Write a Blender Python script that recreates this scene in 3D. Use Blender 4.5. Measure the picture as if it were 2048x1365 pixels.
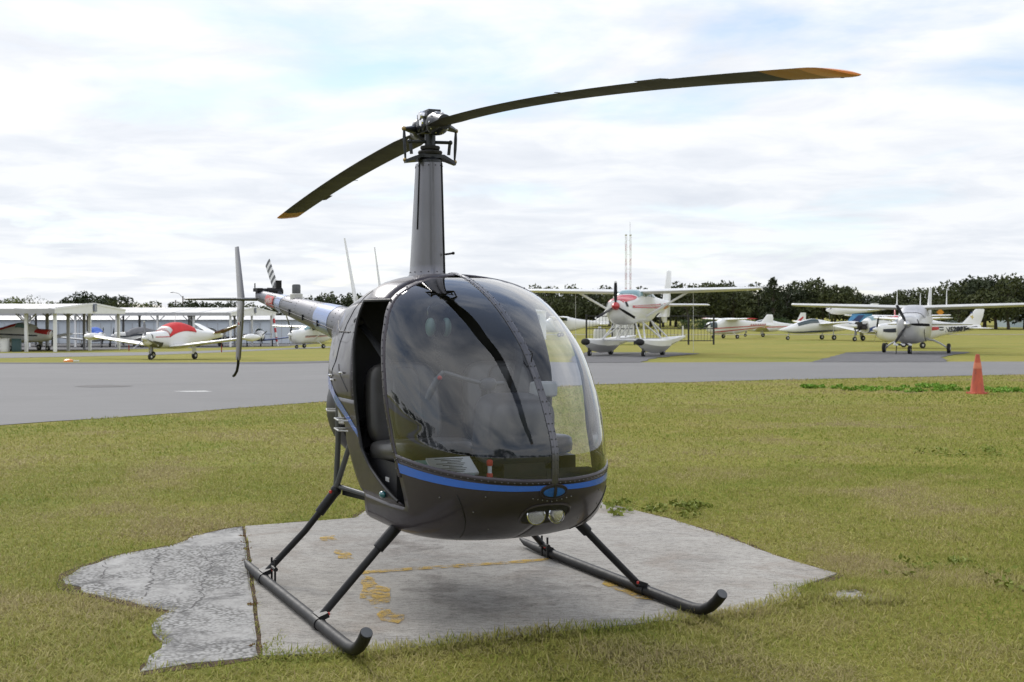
import bpy, bmesh, math, random
import numpy as np
from mathutils import Vector, Matrix, Euler
random.seed(7); np.random.seed(7)
for o in list(bpy.data.objects): bpy.data.objects.remove(o)
sc = bpy.context.scene; COL = sc.collection; PI = math.pi; R = math.radians

# ---------------------------------------------------------------- camera
cd = bpy.data.cameras.new('camera'); cam = bpy.data.objects.new('camera', cd); COL.objects.link(cam)
cd.sensor_width = 36; cd.lens = 2523/2048*36; cd.clip_start = .1; cd.clip_end = 4000
cam.location = (0, 0, 1.56); cam.rotation_euler = (PI/2-math.atan(52/2523), 0, 0)
cd.dof.use_dof = True; cd.dof.focus_distance = 6.6; cd.dof.aperture_fstop = 9.0
sc.camera = cam
# ---------------------------------------------------------------- sky, sun, exposure
SUN_EL, SUN_AZ = 36, -29            # azimuth clockwise from +Y
w = bpy.data.worlds.new('World'); sc.world = w; w.use_nodes = True
nt = w.node_tree; N = nt.nodes; L = nt.links; N.clear()
def wn(t, **k):
    n = N.new(t)
    for a, b in k.items(): setattr(n, a, b)
    return n
def wmath(op, a, b=None, clamp=False):
    n = wn('ShaderNodeMath', operation=op, use_clamp=clamp)
    for i, x in enumerate((a, b)):
        if x is None: continue
        if isinstance(x, (int, float)): n.inputs[i].default_value = x
        else: L.new(x, n.inputs[i])
    return n.outputs[0]
sky = wn('ShaderNodeTexSky', sky_type='NISHITA', sun_disc=False, sun_elevation=R(SUN_EL), sun_rotation=R(SUN_AZ))
sky.air_density = 1.0; sky.dust_density = .4; sky.ozone_density = 3.0
tc = wn('ShaderNodeTexCoord'); sp = wn('ShaderNodeSeparateXYZ'); L.new(tc.outputs['Generated'], sp.inputs[0])
zc = wmath('ADD', wmath('MAXIMUM', sp.outputs[2], 0.0), 0.10)
cb = wn('ShaderNodeCombineXYZ'); L.new(wmath('DIVIDE', sp.outputs[0], zc), cb.inputs[0]); L.new(wmath('DIVIDE', sp.outputs[1], zc), cb.inputs[1])
cb.inputs[2].default_value = 3.3
def wnoise(scale, detail, rough, dist, off):
    m = wn('ShaderNodeVectorMath', operation='ADD'); L.new(cb.outputs[0], m.inputs[0]); m.inputs[1].default_value = off
    n = wn('ShaderNodeTexNoise'); L.new(m.outputs[0], n.inputs['Vector'])
    n.inputs['Scale'].default_value = scale; n.inputs['Detail'].default_value = detail
    n.inputs['Roughness'].default_value = rough; n.inputs['Distortion'].default_value = dist
    return n.outputs['Fac']
n1 = wnoise(.85, 9, .56, .35, (1.7, .6, 0)); n2 = wnoise(1.9, 7, .58, .35, (5, 2, 4))
def wramp(x, pts):
    r = wn('ShaderNodeValToRGB'); L.new(x, r.inputs[0]); e = r.color_ramp.elements
    while len(e) < len(pts): e.new(.5)
    for el, (p, c) in zip(e, pts): el.position = p; el.color = (*c, 1) if len(c) == 3 else c
    return r.outputs[0]
bias = wramp(sp.outputs[2], [(.0, (.16,)*3), (.25, (.135,)*3), (.5, (.03,)*3), (1., (-.01,)*3)])
cover = wramp(wmath('ADD', n1, bias), [(.42, (.12,)*3), (.53, (.62,)*3), (.62, (.97,)*3)])
shade = wramp(n2, [(.28, (6.3, 6.5, 6.9)), (.44, (7.0, 7.13, 7.4)), (.58, (7.9, 7.9, 7.95))])
elev = wramp(sp.outputs[2], [(.0, (.88, .90, .93)), (.10, (.90, .915, .94)), (.22, (1.0, 1.0, 1.0)), (.55, (1.4, 1.4, 1.4)), (1., (1.75, 1.75, 1.75))])
mm = wn('ShaderNodeMix', data_type='RGBA', blend_type='MULTIPLY'); mm.inputs[0].default_value = 1
L.new(shade, mm.inputs[6]); L.new(elev, mm.inputs[7])
mx = wn('ShaderNodeMix', data_type='RGBA'); L.new(cover, mx.inputs[0]); L.new(sky.outputs[0], mx.inputs[6]); L.new(mm.outputs[2], mx.inputs[7])
bg = wn('ShaderNodeBackground'); bg.inputs[1].default_value = .1; L.new(mx.outputs[2], bg.inputs[0])
wo = wn('ShaderNodeOutputWorld'); L.new(bg.outputs[0], wo.inputs[0])
sd = bpy.data.lights.new('sun', 'SUN'); sun = bpy.data.objects.new('sun', sd); COL.objects.link(sun)
sd.energy = 1.5; sd.angle = R(20); sd.color = (1, .96, .9)
sdir = Vector((math.sin(R(SUN_AZ))*math.cos(R(SUN_EL)), math.cos(R(SUN_AZ))*math.cos(R(SUN_EL)), math.sin(R(SUN_EL))))
sun.rotation_euler = (-sdir).to_track_quat('-Z', 'Y').to_euler(); sun.location = sdir*50
vs = sc.view_settings; vs.view_transform = 'Standard'; vs.look = 'None'; vs.gamma = 1; vs.exposure = 0.46; vs.use_curve_mapping = False
sc.cycles.max_bounces = 8; sc.cycles.transparent_max_bounces = 12; sc.cycles.caustics_reflective = False; sc.cycles.caustics_refractive = False

# ---------------------------------------------------------------- materials
def srgb(r, g, b):
    f = lambda c: (c/255/12.92 if c/255 <= .04045 else ((c/255+.055)/1.055)**2.4)
    return (f(r), f(g), f(b))
MATS = {}
class MT:
    def __init__(s, name):
        s.m = bpy.data.materials.new(name); s.m.use_nodes = True; s.t = s.m.node_tree; s.n = s.t.nodes; s.n.clear()
        s.out = s.n.new('ShaderNodeOutputMaterial'); s.b = s.n.new('ShaderNodeBsdfPrincipled'); s.link(s.b.outputs[0], s.out.inputs[0])
        s.tc = s.n.new('ShaderNodeTexCoord'); MATS[name] = s.m
    def link(s, a, b): s.t.links.new(a, b)
    def noise(s, scale, detail=4, rough=.55, coord='Object', dist=0, vscale=None):
        n = s.n.new('ShaderNodeTexNoise'); n.inputs['Scale'].default_value = scale; n.inputs['Detail'].default_value = detail
        n.inputs['Roughness'].default_value = rough; n.inputs['Distortion'].default_value = dist
        src = s.tc.outputs[coord]
        if vscale:
            m = s.n.new('ShaderNodeMapping'); m.inputs['Scale'].default_value = vscale; s.link(src, m.inputs[0]); src = m.outputs[0]
        s.link(src, n.inputs['Vector']); return n.outputs['Fac']
    def ramp(s, x, pts):
        r = s.n.new('ShaderNodeValToRGB'); s.link(x, r.inputs[0]); e = r.color_ramp.elements
        while len(e) < len(pts): e.new(.5)
        for el, (p, c) in zip(e, pts): el.position = p; el.color = (*c, 1) if len(c) == 3 else c
        return r.outputs[0]
    def mix(s, f, a, b, mode='MIX'):
        n = s.n.new('ShaderNodeMix'); n.data_type = 'RGBA'; n.blend_type = mode
        for i, x in ((0, f), (6, a), (7, b)):
            if isinstance(x, (int, float)): n.inputs[i].default_value = x
            elif isinstance(x, tuple): n.inputs[i].default_value = (*x, 1)
            else: s.link(x, n.inputs[i])
        return n.outputs[2]
    def math(s, op, a, b=0., clamp=False):
        n = s.n.new('ShaderNodeMath'); n.operation = op; n.use_clamp = clamp
        for i, x in enumerate((a, b)):
            if isinstance(x, (int, float)): n.inputs[i].default_value = x
            else: s.link(x, n.inputs[i])
        return n.outputs[0]
    def bump(s, h, strength=.3, dist=.01):
        n = s.n.new('ShaderNodeBump'); n.inputs['Strength'].default_value = strength; n.inputs['Distance'].default_value = dist
        s.link(h, n.inputs['Height']); s.link(n.outputs[0], s.b.inputs['Normal'])
    def set(s, **k):
        for a, b in k.items():
            a = {'color': 'Base Color', 'rough': 'Roughness', 'metal': 'Metallic', 'coat': 'Coat Weight', 'coatr': 'Coat Roughness', 'spec': 'Specular IOR Level', 'sheen': 'Sheen Weight', 'sub': 'Subsurface Weight', 'trans': 'Transmission Weight'}.get(a, a)
            i = s.b.inputs[a]
            if isinstance(b, tuple): i.default_value = (*b, 1)
            elif isinstance(b, (int, float)): i.default_value = b
            else: s.link(b, i)
        return s
def basic(name, col, rough=.5, metal=0., coat=0., var=.12, scale=6, bump=0, bscale=80, spec=.5):
    """paint, plastic or metal with a faint uneven tone and wear"""
    t = MT(name); f = t.noise(scale, 5, .6)
    lo = tuple(c*(1-var) for c in col); hi = tuple(min(1, c*(1+var)) for c in col)
    t.set(color=t.ramp(f, [(.3, lo), (.7, hi)]), metal=metal, coat=coat, coatr=.04, spec=spec)
    f2 = t.noise(scale*3.1, 4, .6)
    t.set(rough=t.math('ADD', t.math('MULTIPLY', f2, rough*.5), rough*.75))
    if bump: t.bump(t.noise(bscale, 4), bump, .002)
    return t.m
t = MT('paint_dark'); f = t.noise(3, 5, .6); sp_ = t.noise(170, 2, .5); sp2 = t.noise(9, 4, .6)     # charcoal lacquer with specks of dirt
c = t.ramp(f, [(.3, (.040, .034, .043)), (.7, (.050, .043, .053))])
c = t.mix(t.math('MULTIPLY', t.ramp(sp_, [(.70, (0, 0, 0)), (.76, (.5,)*3)]), t.ramp(sp2, [(.5, (0, 0, 0)), (.62, (1, 1, 1))])), c, (.22, .20, .17))
t.set(color=c, rough=t.math('ADD', t.math('MULTIPLY', sp2, .25), .25), metal=.25, coat=.3, coatr=.04, spec=.25)
basic('intake_blue', (.01, .09, .32), .3, .1, .5, .3, 30)
basic('paint_silver', (.18, .18, .20), .36, .9, .3, .06, 3)
basic('paint_tail', (.155, .157, .178), .5, .8, .15, .06, 3)
basic('black_metal', (.009, .009, .010), .48, .0, .0, .2, 12, spec=.3)
basic('black_skid', (.013, .013, .014), .55, .0, .0, .35, 9, .15, 120, .3)
basic('hub_metal', (.025, .028, .034), .42, .4, .2, .25, 20)
basic('brass', (.35, .26, .13), .4, .8)
basic('chrome', (.75, .75, .76), .12, 1., 0, .05)
basic('frame_metal', (.24, .24, .26), .3, .85, .3, .1)
basic('bow_metal', (.10, .10, .112), .34, .7, .2, .1)
basic('tube_grey', (.10, .105, .11), .45, .3, 0, .15)
basic('blade_grey', (.012, .011, .012), .6, 0, 0, .15, 2)
basic('blade_yellow_shaded', (.42, .19, .02), .5, 0, 0, .1, 3)  # same paint as the tip, underside shading put into a darker tone
basic('tip_orange', (.75, .22, .01), .38, 0, .3, .06, 5)
basic('stripe_blue', (.02, .12, .55), .25, .1, .8, .05)
basic('tail_blue', (.10, .18, .42), .3, .35, .6, .08)
basic('white_paint', (.78, .78, .77), .35, 0, .4, .05, 1.2)
basic('white_dull', (.62, .62, .60), .5, 0, 0, .08, 1.5)
basic('red_paint', (.50, .03, .035), .35, 0, .4, .1, 2)
basic('red_cover', (.62, .045, .05), .85, 0, 0, .12, 2, .3, 14)
basic('blue_cover', (.02, .10, .45), .8, 0, 0, .15, 2, .3, 14)
basic('grey_cover', (.18, .18, .19), .85, 0, 0, .15, 2, .3, 14)
basic('navy_paint', (.02, .045, .17), .35, 0, .4, .1)
basic('dark_stripe', (.02, .025, .04), .4)
basic('light_blue', (.10, .32, .62), .4)
basic('rubber', (.018, .018, .018), .8, 0, 0, .3, 15)
basic('plane_window', (.03, .055, .06), .08, 0, 0, .1, 3, spec=.8)
basic('plane_window_pale', (.22, .34, .36), .08, 0, 0, .1, 3, spec=.8)
basic('silver_skin', (.56, .56, .56), .38, .25, .3, .08, 1.5)
basic('cover_silver', (.50, .50, .52), .5, .2, 0, .12, 3, .3, 12)
basic('chrome_dull', (.6, .6, .6), .3, .8)
basic('emblem_yellow', (.55, .42, .08), .5)
basic('emblem_orange', (.6, .25, .02), .6)
basic('sign_grey', (.16, .18, .24), .5)
basic('faded_collar', (.62, .20, .12), .7)
basic('brown_stripe_shade', (.13, .055, .03), .7)
basic('seat_leather', (.060, .058, .058), .36, 0, 0, .15, 8, .12, 150)
basic('interior_black', (.012, .012, .014), .6, 0, 0, .2)
basic('carpet', (.012, .012, .014), .95, 0, 0, .3, 60)
basic('console_grey', (.050, .054, .066), .4)
basic('belt', (.035, .037, .042), .8)
basic('headset_green', (.16, .26, .22), .35)
basic('paper_white', (.72, .73, .74), .8)
basic('paper_teal', (.18, .42, .42), .7)
basic('nav_teal', (.0, .10, .12), .08, 0, 1.)
basic('bead_red', (.55, .04, .03), .4)
basic('roof_metal', (.50, .50, .50), .5, .1, 0, .12, .6)
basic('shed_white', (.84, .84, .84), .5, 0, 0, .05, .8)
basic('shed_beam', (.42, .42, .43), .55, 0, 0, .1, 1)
basic('hangar_wall', (.60, .65, .71), .55, 0, 0, .06, .5)
basic('fence_black', (.012, .012, .013), .5)
basic('wood_pole', (.13, .10, .08), .9, 0, 0, .25, 2)
basic('mast_red', (.38, .13, .11), .6)
basic('house_wall', (.42, .50, .56), .7, 0, 0, .08)
basic('house_roof', (.12, .11, .11), .8)
basic('bin_green', (.015, .05, .05), .5)
basic('engine_dark', (.03, .025, .023), .5, .4, 0, .5, 25)
basic('scroll_grey', (.10, .10, .105), .4, .6)
basic('muffler', (.50, .50, .50), .35, .7)
basic('bark', (.09, .075, .06), .95, 0, 0, .35, 4, .5, 20)
basic('window_dark', (.02, .025, .03), .15)
basic('lens_reflector', (.80, .80, .78), .35, .15, 0, .05)

t = MT('cone_orange'); f = t.noise(9, 5, .65, vscale=(1, 1, .5))
t.set(color=t.ramp(f, [(.35, (.55, .115, .055)), (.55, (.46, .09, .05)), (.70, (.22, .075, .055))]), rough=.65)
def glass(name, tint, ior=1.5, rough=0.0, boost=0.):
    t = MT(name); t.n.remove(t.b)
    tr = t.n.new('ShaderNodeBsdfTransparent'); tr.inputs[0].default_value = (*tint, 1)
    gl = t.n.new('ShaderNodeBsdfGlossy'); gl.inputs['Roughness'].default_value = rough; gl.inputs[0].default_value = (1, 1, 1, 1)
    fr = t.n.new('ShaderNodeFresnel'); fr.inputs[0].default_value = ior
    fac = t.math('ADD', t.math('MULTIPLY', fr.outputs[0], 1.5), boost, True)
    ms = t.n.new('ShaderNodeMixShader'); t.link(fac, ms.inputs[0]); t.link(tr.outputs[0], ms.inputs[1]); t.link(gl.outputs[0], ms.inputs[2])
    t.link(ms.outputs[0], t.out.inputs[0])
glass('acrylic', (.74, .77, .81)); glass('lamp_glass', (.95, .95, .95))

# grass ground
def grass_ground():
    t = MT('grass_ground')
    big = t.noise(.16, 5, .6); mid = t.noise(1.1, 6, .65); fine = t.noise(26, 6, .75); streak = t.noise(5, 4, .6, vscale=(1, .35, 1))
    a = t.ramp(mid, [(.3, (.185, .205, .036)), (.52, (.265, .25, .052)), (.72, (.335, .28, .085))])
    b = t.ramp(big, [(.32, (.185, .215, .036)), (.55, (.285, .252, .052)), (.75, (.345, .275, .078))])
    c = t.mix(.5, a, b)
    c = t.mix(t.math('MULTIPLY', t.math('GREATER_THAN', streak, .63), .35), c, (.25, .19, .10))
    d = t.mix(1., c, t.ramp(fine, [(.28, (.62,)*3), (.5, (1.0,)*3), (.74, (1.28,)*3)]), 'MULTIPLY')
    t.set(color=d, rough=.95, spec=.15); t.bump(fine, .9, .03)
grass_ground()
t = MT('grass_blade'); at = t.n.new('ShaderNodeAttribute'); at.attribute_name = 'col'
t.set(color=at.outputs['Color'], rough=.75, spec=.12)
ge = t.n.new('ShaderNodeNewGeometry'); vm = t.n.new('ShaderNodeMix'); vm.data_type = 'VECTOR'; vm.inputs[0].default_value = .80; vm.inputs[5].default_value = (0, 0, 1)
t.link(ge.outputs['Normal'], vm.inputs[4]); t.link(vm.outputs[1], t.b.inputs['Normal'])    # soft turf shading
tl = t.n.new('ShaderNodeBsdfTranslucent'); t.link(at.outputs['Color'], tl.inputs[0]); ms = t.n.new('ShaderNodeMixShader'); ms.inputs[0].default_value = .32
t.link(t.b.outputs[0], ms.inputs[1]); t.link(tl.outputs[0], ms.inputs[2]); t.link(ms.outputs[0], t.out.inputs[0])
t = MT('soil'); f = t.noise(18, 6, .7); t.set(color=t.ramp(f, [(.3, (.045, .032, .022)), (.55, (.11, .075, .05)), (.75, (.17, .13, .085))]), rough=.95, spec=.1); t.bump(f, .8, .02)
# asphalt
t = MT('asphalt'); f = t.noise(2.6, 8, .68, vscale=(.12, 1, 1)); g = t.noise(120, 3, .7); k = t.noise(.30, 6, .65, dist=.6)
c = t.mix(.5, t.ramp(f, [(.3, (.16, .156, .153)), (.7, (.222, .216, .21))]), t.ramp(k, [(.3, (.16, .156, .153)), (.7, (.232, .226, .22))]))
t.set(color=t.mix(.35, c, t.ramp(g, [(.3, (.09, .09, .09)), (.7, (.28, .276, .272))])), rough=.85, spec=.3); t.bump(g, .3, .004)
t = MT('asphalt_dark'); f = t.noise(2, 6, .6); t.set(color=t.ramp(f, [(.3, (.10, .098, .10)), (.7, (.145, .142, .143))]), rough=.9, spec=.25)
t = MT('dirt_path'); f = t.noise(.5, 6, .6); t.set(color=t.ramp(f, [(.3, (.30, .27, .22)), (.7, (.42, .39, .33))]), rough=.95, spec=.1)
t = MT('tar_patch'); f = t.noise(8, 5); t.set(color=t.ramp(f, [(.3, (.07, .065, .065)), (.7, (.11, .105, .10))]), rough=.8)
# concrete
t = MT('concrete'); big = t.noise(.9, 6, .62); mid = t.noise(6, 8, .68, vscale=(1, 2.2, 1)); fine = t.noise(110, 4, .75); st = t.noise(1.6, 5, .6, dist=.8)
c = t.ramp(mid, [(.28, (.275, .256, .228)), (.5, (.41, .388, .352)), (.72, (.51, .488, .447))])
c = t.mix(.6, c, t.ramp(big, [(.3, (.30, .278, .247)), (.7, (.46, .437, .395))]))
c = t.mix(t.ramp(st, [(.52, (0, 0, 0)), (.70, (.55,)*3)]), c, (.26, .215, .175))
c = t.mix(t.ramp(t.noise(2.6, 7, .7, vscale=(.5, 1.4, 1), dist=.4), [(.50, (0, 0, 0)), (.68, (.45,)*3)]), c, (.23, .22, .205))
c = t.mix(1., c, t.mix(1., t.ramp(fine, [(.32, (.50,)*3), (.46, (.95,)*3), (.7, (1.12,)*3)]), t.ramp(t.noise(38, 6, .8, vscale=(.6, 1.6, 1)), [(.36, (.52,)*3), (.48, (.95,)*3), (.64, (1.10,)*3)]), 'MULTIPLY'), 'MULTIPLY')
t.set(color=c, rough=.9, spec=.25); t.bump(t.math('ADD', fine, mid), .45, .004)
t = MT('concrete_rough'); big = t.noise(1.3, 6, .6, dist=.5); mid = t.noise(9, 8, .7)
vo = t.n.new('ShaderNodeTexVoronoi'); vo.inputs['Scale'].default_value = 46; t.link(t.tc.outputs['Object'], vo.inputs['Vector'])
agg = t.ramp(vo.outputs['Distance'], [(.2, (.44, .43, .415)), (.5, (.31, .305, .29)), (.66, (.17, .165, .155))])
smo = t.ramp(mid, [(.3, (.30, .29, .275)), (.55, (.42, .41, .39)), (.75, (.50, .49, .47))])
c = t.mix(t.ramp(big, [(.40, (0, 0, 0)), (.52, (1, 1, 1))]), smo, agg)
bl = t.noise(3.2, 8, .75, dist=.6)
c = t.mix(t.ramp(bl, [(.50, (0, 0, 0)), (.64, (.78,)*3)]), c, (.10, .098, .095))
t.set(color=c, rough=.92, spec=.2); t.bump(t.math('ADD', t.math('MULTIPLY', vo.outputs['Distance'], -.6), mid), .7, .008)
# worn yellow paint
t = MT('worn_yellow'); f = t.noise(16, 10, .8); g = t.noise(70, 3, .7)
t.set(color=t.ramp(g, [(.3, (.40, .24, .035)), (.7, (.62, .42, .09))]), rough=.85, spec=.2)
tr = t.n.new('ShaderNodeBsdfTransparent'); ms = t.n.new('ShaderNodeMixShader'); t.link(t.ramp(f, [(.42, (0, 0, 0)), (.56, (.85,)*3)]), ms.inputs[0])
t.link(tr.outputs[0], ms.inputs[1]); t.link(t.b.outputs[0], ms.inputs[2]); t.link(ms.outputs[0], t.out.inputs[0])
t = MT('oil_stain'); f = t.noise(3.0, 7, .7, dist=.5); t.set(color=(.10, .075, .06), rough=.8)
tr = t.n.new('ShaderNodeBsdfTransparent'); ms = t.n.new('ShaderNodeMixShader'); t.link(t.ramp(f, [(.46, (0, 0, 0)), (.70, (.42,)*3)]), ms.inputs[0])
t.link(tr.outputs[0], ms.inputs[1]); t.link(t.b.outputs[0], ms.inputs[2]); t.link(ms.outputs[0], t.out.inputs[0])
def leafmat(name, a, b, c):
    t = MT(name); f = t.noise(.8, 4, .6); g = t.noise(6, 3)
    t.set(color=t.mix(.4, t.ramp(f, [(.3, a), (.5, b), (.7, c)]), t.ramp(g, [(.3, a), (.7, c)])), rough=.7, spec=.2)
leafmat('leaf_oak', (.040, .052, .022), (.070, .082, .032), (.105, .115, .045))
leafmat('leaf_dark', (.024, .034, .018), (.040, .052, .024), (.060, .074, .034))
leafmat('leaf_light', (.070, .095, .025), (.11, .135, .035), (.16, .175, .05))
leafmat('leaf_hedge', (.035, .065, .024), (.055, .090, .032), (.085, .125, .042))
leafmat('leaf_dry', (.16, .09, .04), (.24, .14, .06), (.32, .20, .09))
leafmat('leaf_weed', (.13, .26, .03), (.18, .34, .04), (.24, .40, .06))
leafmat('leaf_darkweed', (.17, .215, .04), (.22, .26, .05), (.27, .29, .07))

# ---------------------------------------------------------------- geometry helpers
class G:
    def __init__(s): s.v = []; s.f = []
    def add(s, v, f):
        o = len(s.v); s.v += [tuple(p) for p in v]; s.f += [tuple(i+o for i in q) for q in f]; return s
    def box(s, c, d, rot=None):
        v = [Vector(((i & 1)-.5, (i >> 1 & 1)-.5, (i >> 2)-.5)) for i in range(8)]
        v = [Vector((p.x*d[0], p.y*d[1], p.z*d[2])) for p in v]
        if rot: m = Euler(rot).to_matrix(); v = [m @ p for p in v]
        return s.add([p+Vector(c) for p in v], [(0, 2, 3, 1), (4, 5, 7, 6), (0, 1, 5, 4), (2, 6, 7, 3), (0, 4, 6, 2), (1, 3, 7, 5)])
    def loft(s, rings, cap=(True, True), closed=True):
        n = len(rings[0]); v = [p for r in rings for p in r]; f = []
        for i in range(len(rings)-1):
            for j in range(n if closed else n-1):
                k = (j+1) % n; f.append((i*n+j, i*n+k, (i+1)*n+k, (i+1)*n+j))
        if cap[0]: f.append(tuple(range(n))[::-1])
        if cap[1]: f.append(tuple(range((len(rings)-1)*n, len(rings)*n)))
        return s.add(v, f)
    def tube(s, pts, r, seg=10, cap=(True, True)):
        pts = [Vector(p) for p in pts]; rs = r if isinstance(r, (list, tuple)) else [r]*len(pts); rings = []; prev = None
        for i, p in enumerate(pts):
            d = (pts[min(i+1, len(pts)-1)]-pts[max(i-1, 0)]).normalized()
            if prev is None:
                u = d.orthogonal().normalized()
            else:
                u = (prev-d*prev.dot(d)).normalized()
            prev = u; q = d.cross(u)
            rings.append([p+(u*math.cos(a)+q*math.sin(a))*rs[i] for a in (2*PI*k/seg for k in range(seg))])
        return s.loft(rings, cap)
    def lathe(s, prof, o=(0, 0, 0), axis='z', seg=20):
        rings = []
        for (r, h) in prof:
            ring = []
            for k in range(seg):
                a = 2*PI*k/seg; x, y = r*math.cos(a), r*math.sin(a)
                p = {'z': (x, y, h), 'x': (h, x, y), 'y': (y, h, x)}[axis]; ring.append((p[0]+o[0], p[1]+o[1], p[2]+o[2]))
            rings.append(ring)
        return s.loft(rings)
    def ball(s, c, r, seg=10, rin=6):
        r = r if isinstance(r, tuple) else (r, r, r); rings = []
        for i in range(1, rin):
            a = PI*i/rin; rings.append([(c[0]+r[0]*math.sin(a)*math.cos(2*PI*k/seg), c[1]+r[1]*math.sin(a)*math.sin(2*PI*k/seg), c[2]-r[2]*math.cos(a)) for k in range(seg)])
        return s.loft(rings)
    def grid(s, P):
        nu, nv = len(P), len(P[0]); v = [p for r in P for p in r]
        return s.add(v, [(i*nv+j, i*nv+j+1, (i+1)*nv+j+1, (i+1)*nv+j) for i in range(nu-1) for j in range(nv-1)])
    def prism(s, poly, fa, fb):
        n = len(poly); a = [fa(p) for p in poly]; b = [fb(p) for p in poly]
        return s.add(a+b, [tuple(range(n))[::-1], tuple(range(n, 2*n))]+[(i, (i+1) % n, n+(i+1) % n, n+i) for i in range(n)])
    def build(s, name, mat, parent=None, sharp=40, outward=None, clean=True, solid=0, mat2=None):
        me = bpy.data.meshes.new(name); me.from_pydata([tuple(map(float, p)) for p in s.v], [], s.f)
        bm = bmesh.new(); bm.from_mesh(me)
        if clean: bmesh.ops.remove_doubles(bm, verts=bm.verts, dist=1e-5)
        if outward is not None:
            o = Vector(outward)
            for f in bm.faces:
                f.normal_update()
            bmesh.ops.recalc_face_normals(bm, faces=bm.faces)
            tot = sum(f.normal.dot(f.calc_center_median()-o)*f.calc_area() for f in bm.faces)
            if tot < 0: bmesh.ops.reverse_faces(bm, faces=bm.faces)
        else: bmesh.ops.recalc_face_normals(bm, faces=bm.faces)
        bm.to_mesh(me); bm.free()
        me.polygons.foreach_set('use_smooth', [True]*len(me.polygons)); me.set_sharp_from_angle(angle=R(sharp))
        me.materials.append(MATS[mat])
        ob = bpy.data.objects.new(name, me); COL.objects.link(ob)
        if mat2: me.materials.append(MATS[mat2])
        if solid:
            m = ob.modifiers.new('solidify', 'SOLIDIFY'); m.thickness = solid; m.offset = -1
            if mat2: m.material_offset = 1
        if parent: ob.parent = parent
        return ob
def tag(o, label=None, cat=None, group=None, kind=None):
    if label: o['label'] = label
    if cat: o['category'] = cat
    if group: o['group'] = group
    if kind: o['kind'] = kind
    return o
def empty(name, loc=(0, 0, 0), rz=0, sc_=1):
    o = bpy.data.objects.new(name, None); COL.objects.link(o); o.location = loc; o.rotation_euler = (0, 0, rz); o.scale = (sc_,)*3; o.empty_display_size = .2; return o
def copy_tree(o, parent=None):
    c = o.copy(); COL.objects.link(c); c.parent = parent
    for ch in [x for x in bpy.data.objects if x.parent == o]: copy_tree(ch, c)
    return c
def text_obj(name, body, size, mat, parent, matrix, extrude=.001, shear=0, bold=0):
    cu = bpy.data.curves.new('t', 'FONT'); cu.body = body; cu.size = size; cu.extrude = extrude; cu.shear = shear; cu.offset = bold; cu.align_x = 'CENTER'; cu.align_y = 'CENTER'; cu.resolution_u = 2
    tmp = bpy.data.objects.new('t', cu); COL.objects.link(tmp); dg = bpy.context.evaluated_depsgraph_get(); dg.update()
    me = bpy.data.meshes.new_from_object(tmp.evaluated_get(dg)); me.transform(matrix); bpy.data.objects.remove(tmp)
    me.name = name; me.materials.clear(); me.materials.append(MATS[mat]); ob = bpy.data.objects.new(name, me); COL.objects.link(ob); ob.parent = parent; return ob
def interp(x, T):
    return float(np.interp(x, [a for a, _ in T], [b for _, b in T]))
def crom(T, q):
    n = len(T)-1; i = min(max(int(q), 0), n-1); t = q-i; p = [np.array(T[max(0, min(n, j))], float) for j in (i-1, i, i+1, i+2)]
    return .5*(2*p[1]+(-p[0]+p[2])*t+(2*p[0]-5*p[1]+4*p[2]-p[3])*t*t+(-p[0]+3*p[1]-3*p[2]+p[3])*t**3)

# ---------------------------------------------------------------- the ground
def gz(x, y): return -(.018-.012*min(max((x+9)/10, 0), 1))*min(max(0., y-30), 120)
def sheet(name, poly, dz, mat):
    bm = bmesh.new(); bm.faces.new([bm.verts.new((x, y, 0)) for x, y in poly])
    xs = [x for x, _ in poly]; ys = [y for _, y in poly]
    for c in range(-9, 2):
        if min(xs) < c < max(xs) and max(ys) > 30: bmesh.ops.bisect_plane(bm, geom=bm.verts[:]+bm.edges[:]+bm.faces[:], plane_co=(c, 0, 0), plane_no=(1, 0, 0))
    for k in range(81):
        c = 30+1.5*k
        if min(ys) < c < max(ys): bmesh.ops.bisect_plane(bm, geom=bm.verts[:]+bm.edges[:]+bm.faces[:], plane_co=(0, c, 0), plane_no=(0, 1, 0))
    for v in bm.verts: v.co.z = gz(v.co.x, v.co.y)+dz
    bmesh.ops.triangulate(bm, faces=bm.faces)
    for f in bm.faces:
        if f.normal.z < 0: f.normal_flip()
    me = bpy.data.meshes.new(name); bm.to_mesh(me); bm.free(); me.materials.append(MATS[mat])
    o = bpy.data.objects.new(name, me); COL.objects.link(o); return o
def wobble(poly, amp, step, seed=1):
    """break a polygon's edges into an uneven line"""
    rnd = random.Random(seed); out = []
    for i, (x, y) in enumerate(poly):
        x2, y2 = poly[(i+1) % len(poly)]; d = math.hypot(x2-x, y2-y); n = max(1, int(d/step))
        for k in range(n):
            u = k/n; a = amp if k else amp*.3
            out.append((x+(x2-x)*u+rnd.uniform(-a, a), y+(y2-y)*u+rnd.uniform(-a, a)))
    return out
ground = sheet('ground', [(-900, -300), (900, -300), (900, 1500), (-900, 1500)], 0, 'grass_ground')
tag(ground, 'mown olive green and straw grass field', 'ground', kind='structure')
taxi = sheet('taxiway', wobble([(-60, 8), (-14, 14.2), (-7.21, 17.74), (-5.51, 19.7), (-3.43, 22.53), (-.6, 25.8), (1.86, 28.19), (5.65, 29.91), (13.54, 33.34), (30, 38.5), (60, 45), (60, 49), (18, 44.4), (2.85, 43.3), (-2, 45.5), (-7.1, 49.1), (-13.9, 50.3), (-20, 49.4), (-60, 46)], .09, .7), .008, 'asphalt')
tag(taxi, 'grey asphalt taxiway crossing behind the helicopter', 'taxiway', kind='structure')
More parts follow.
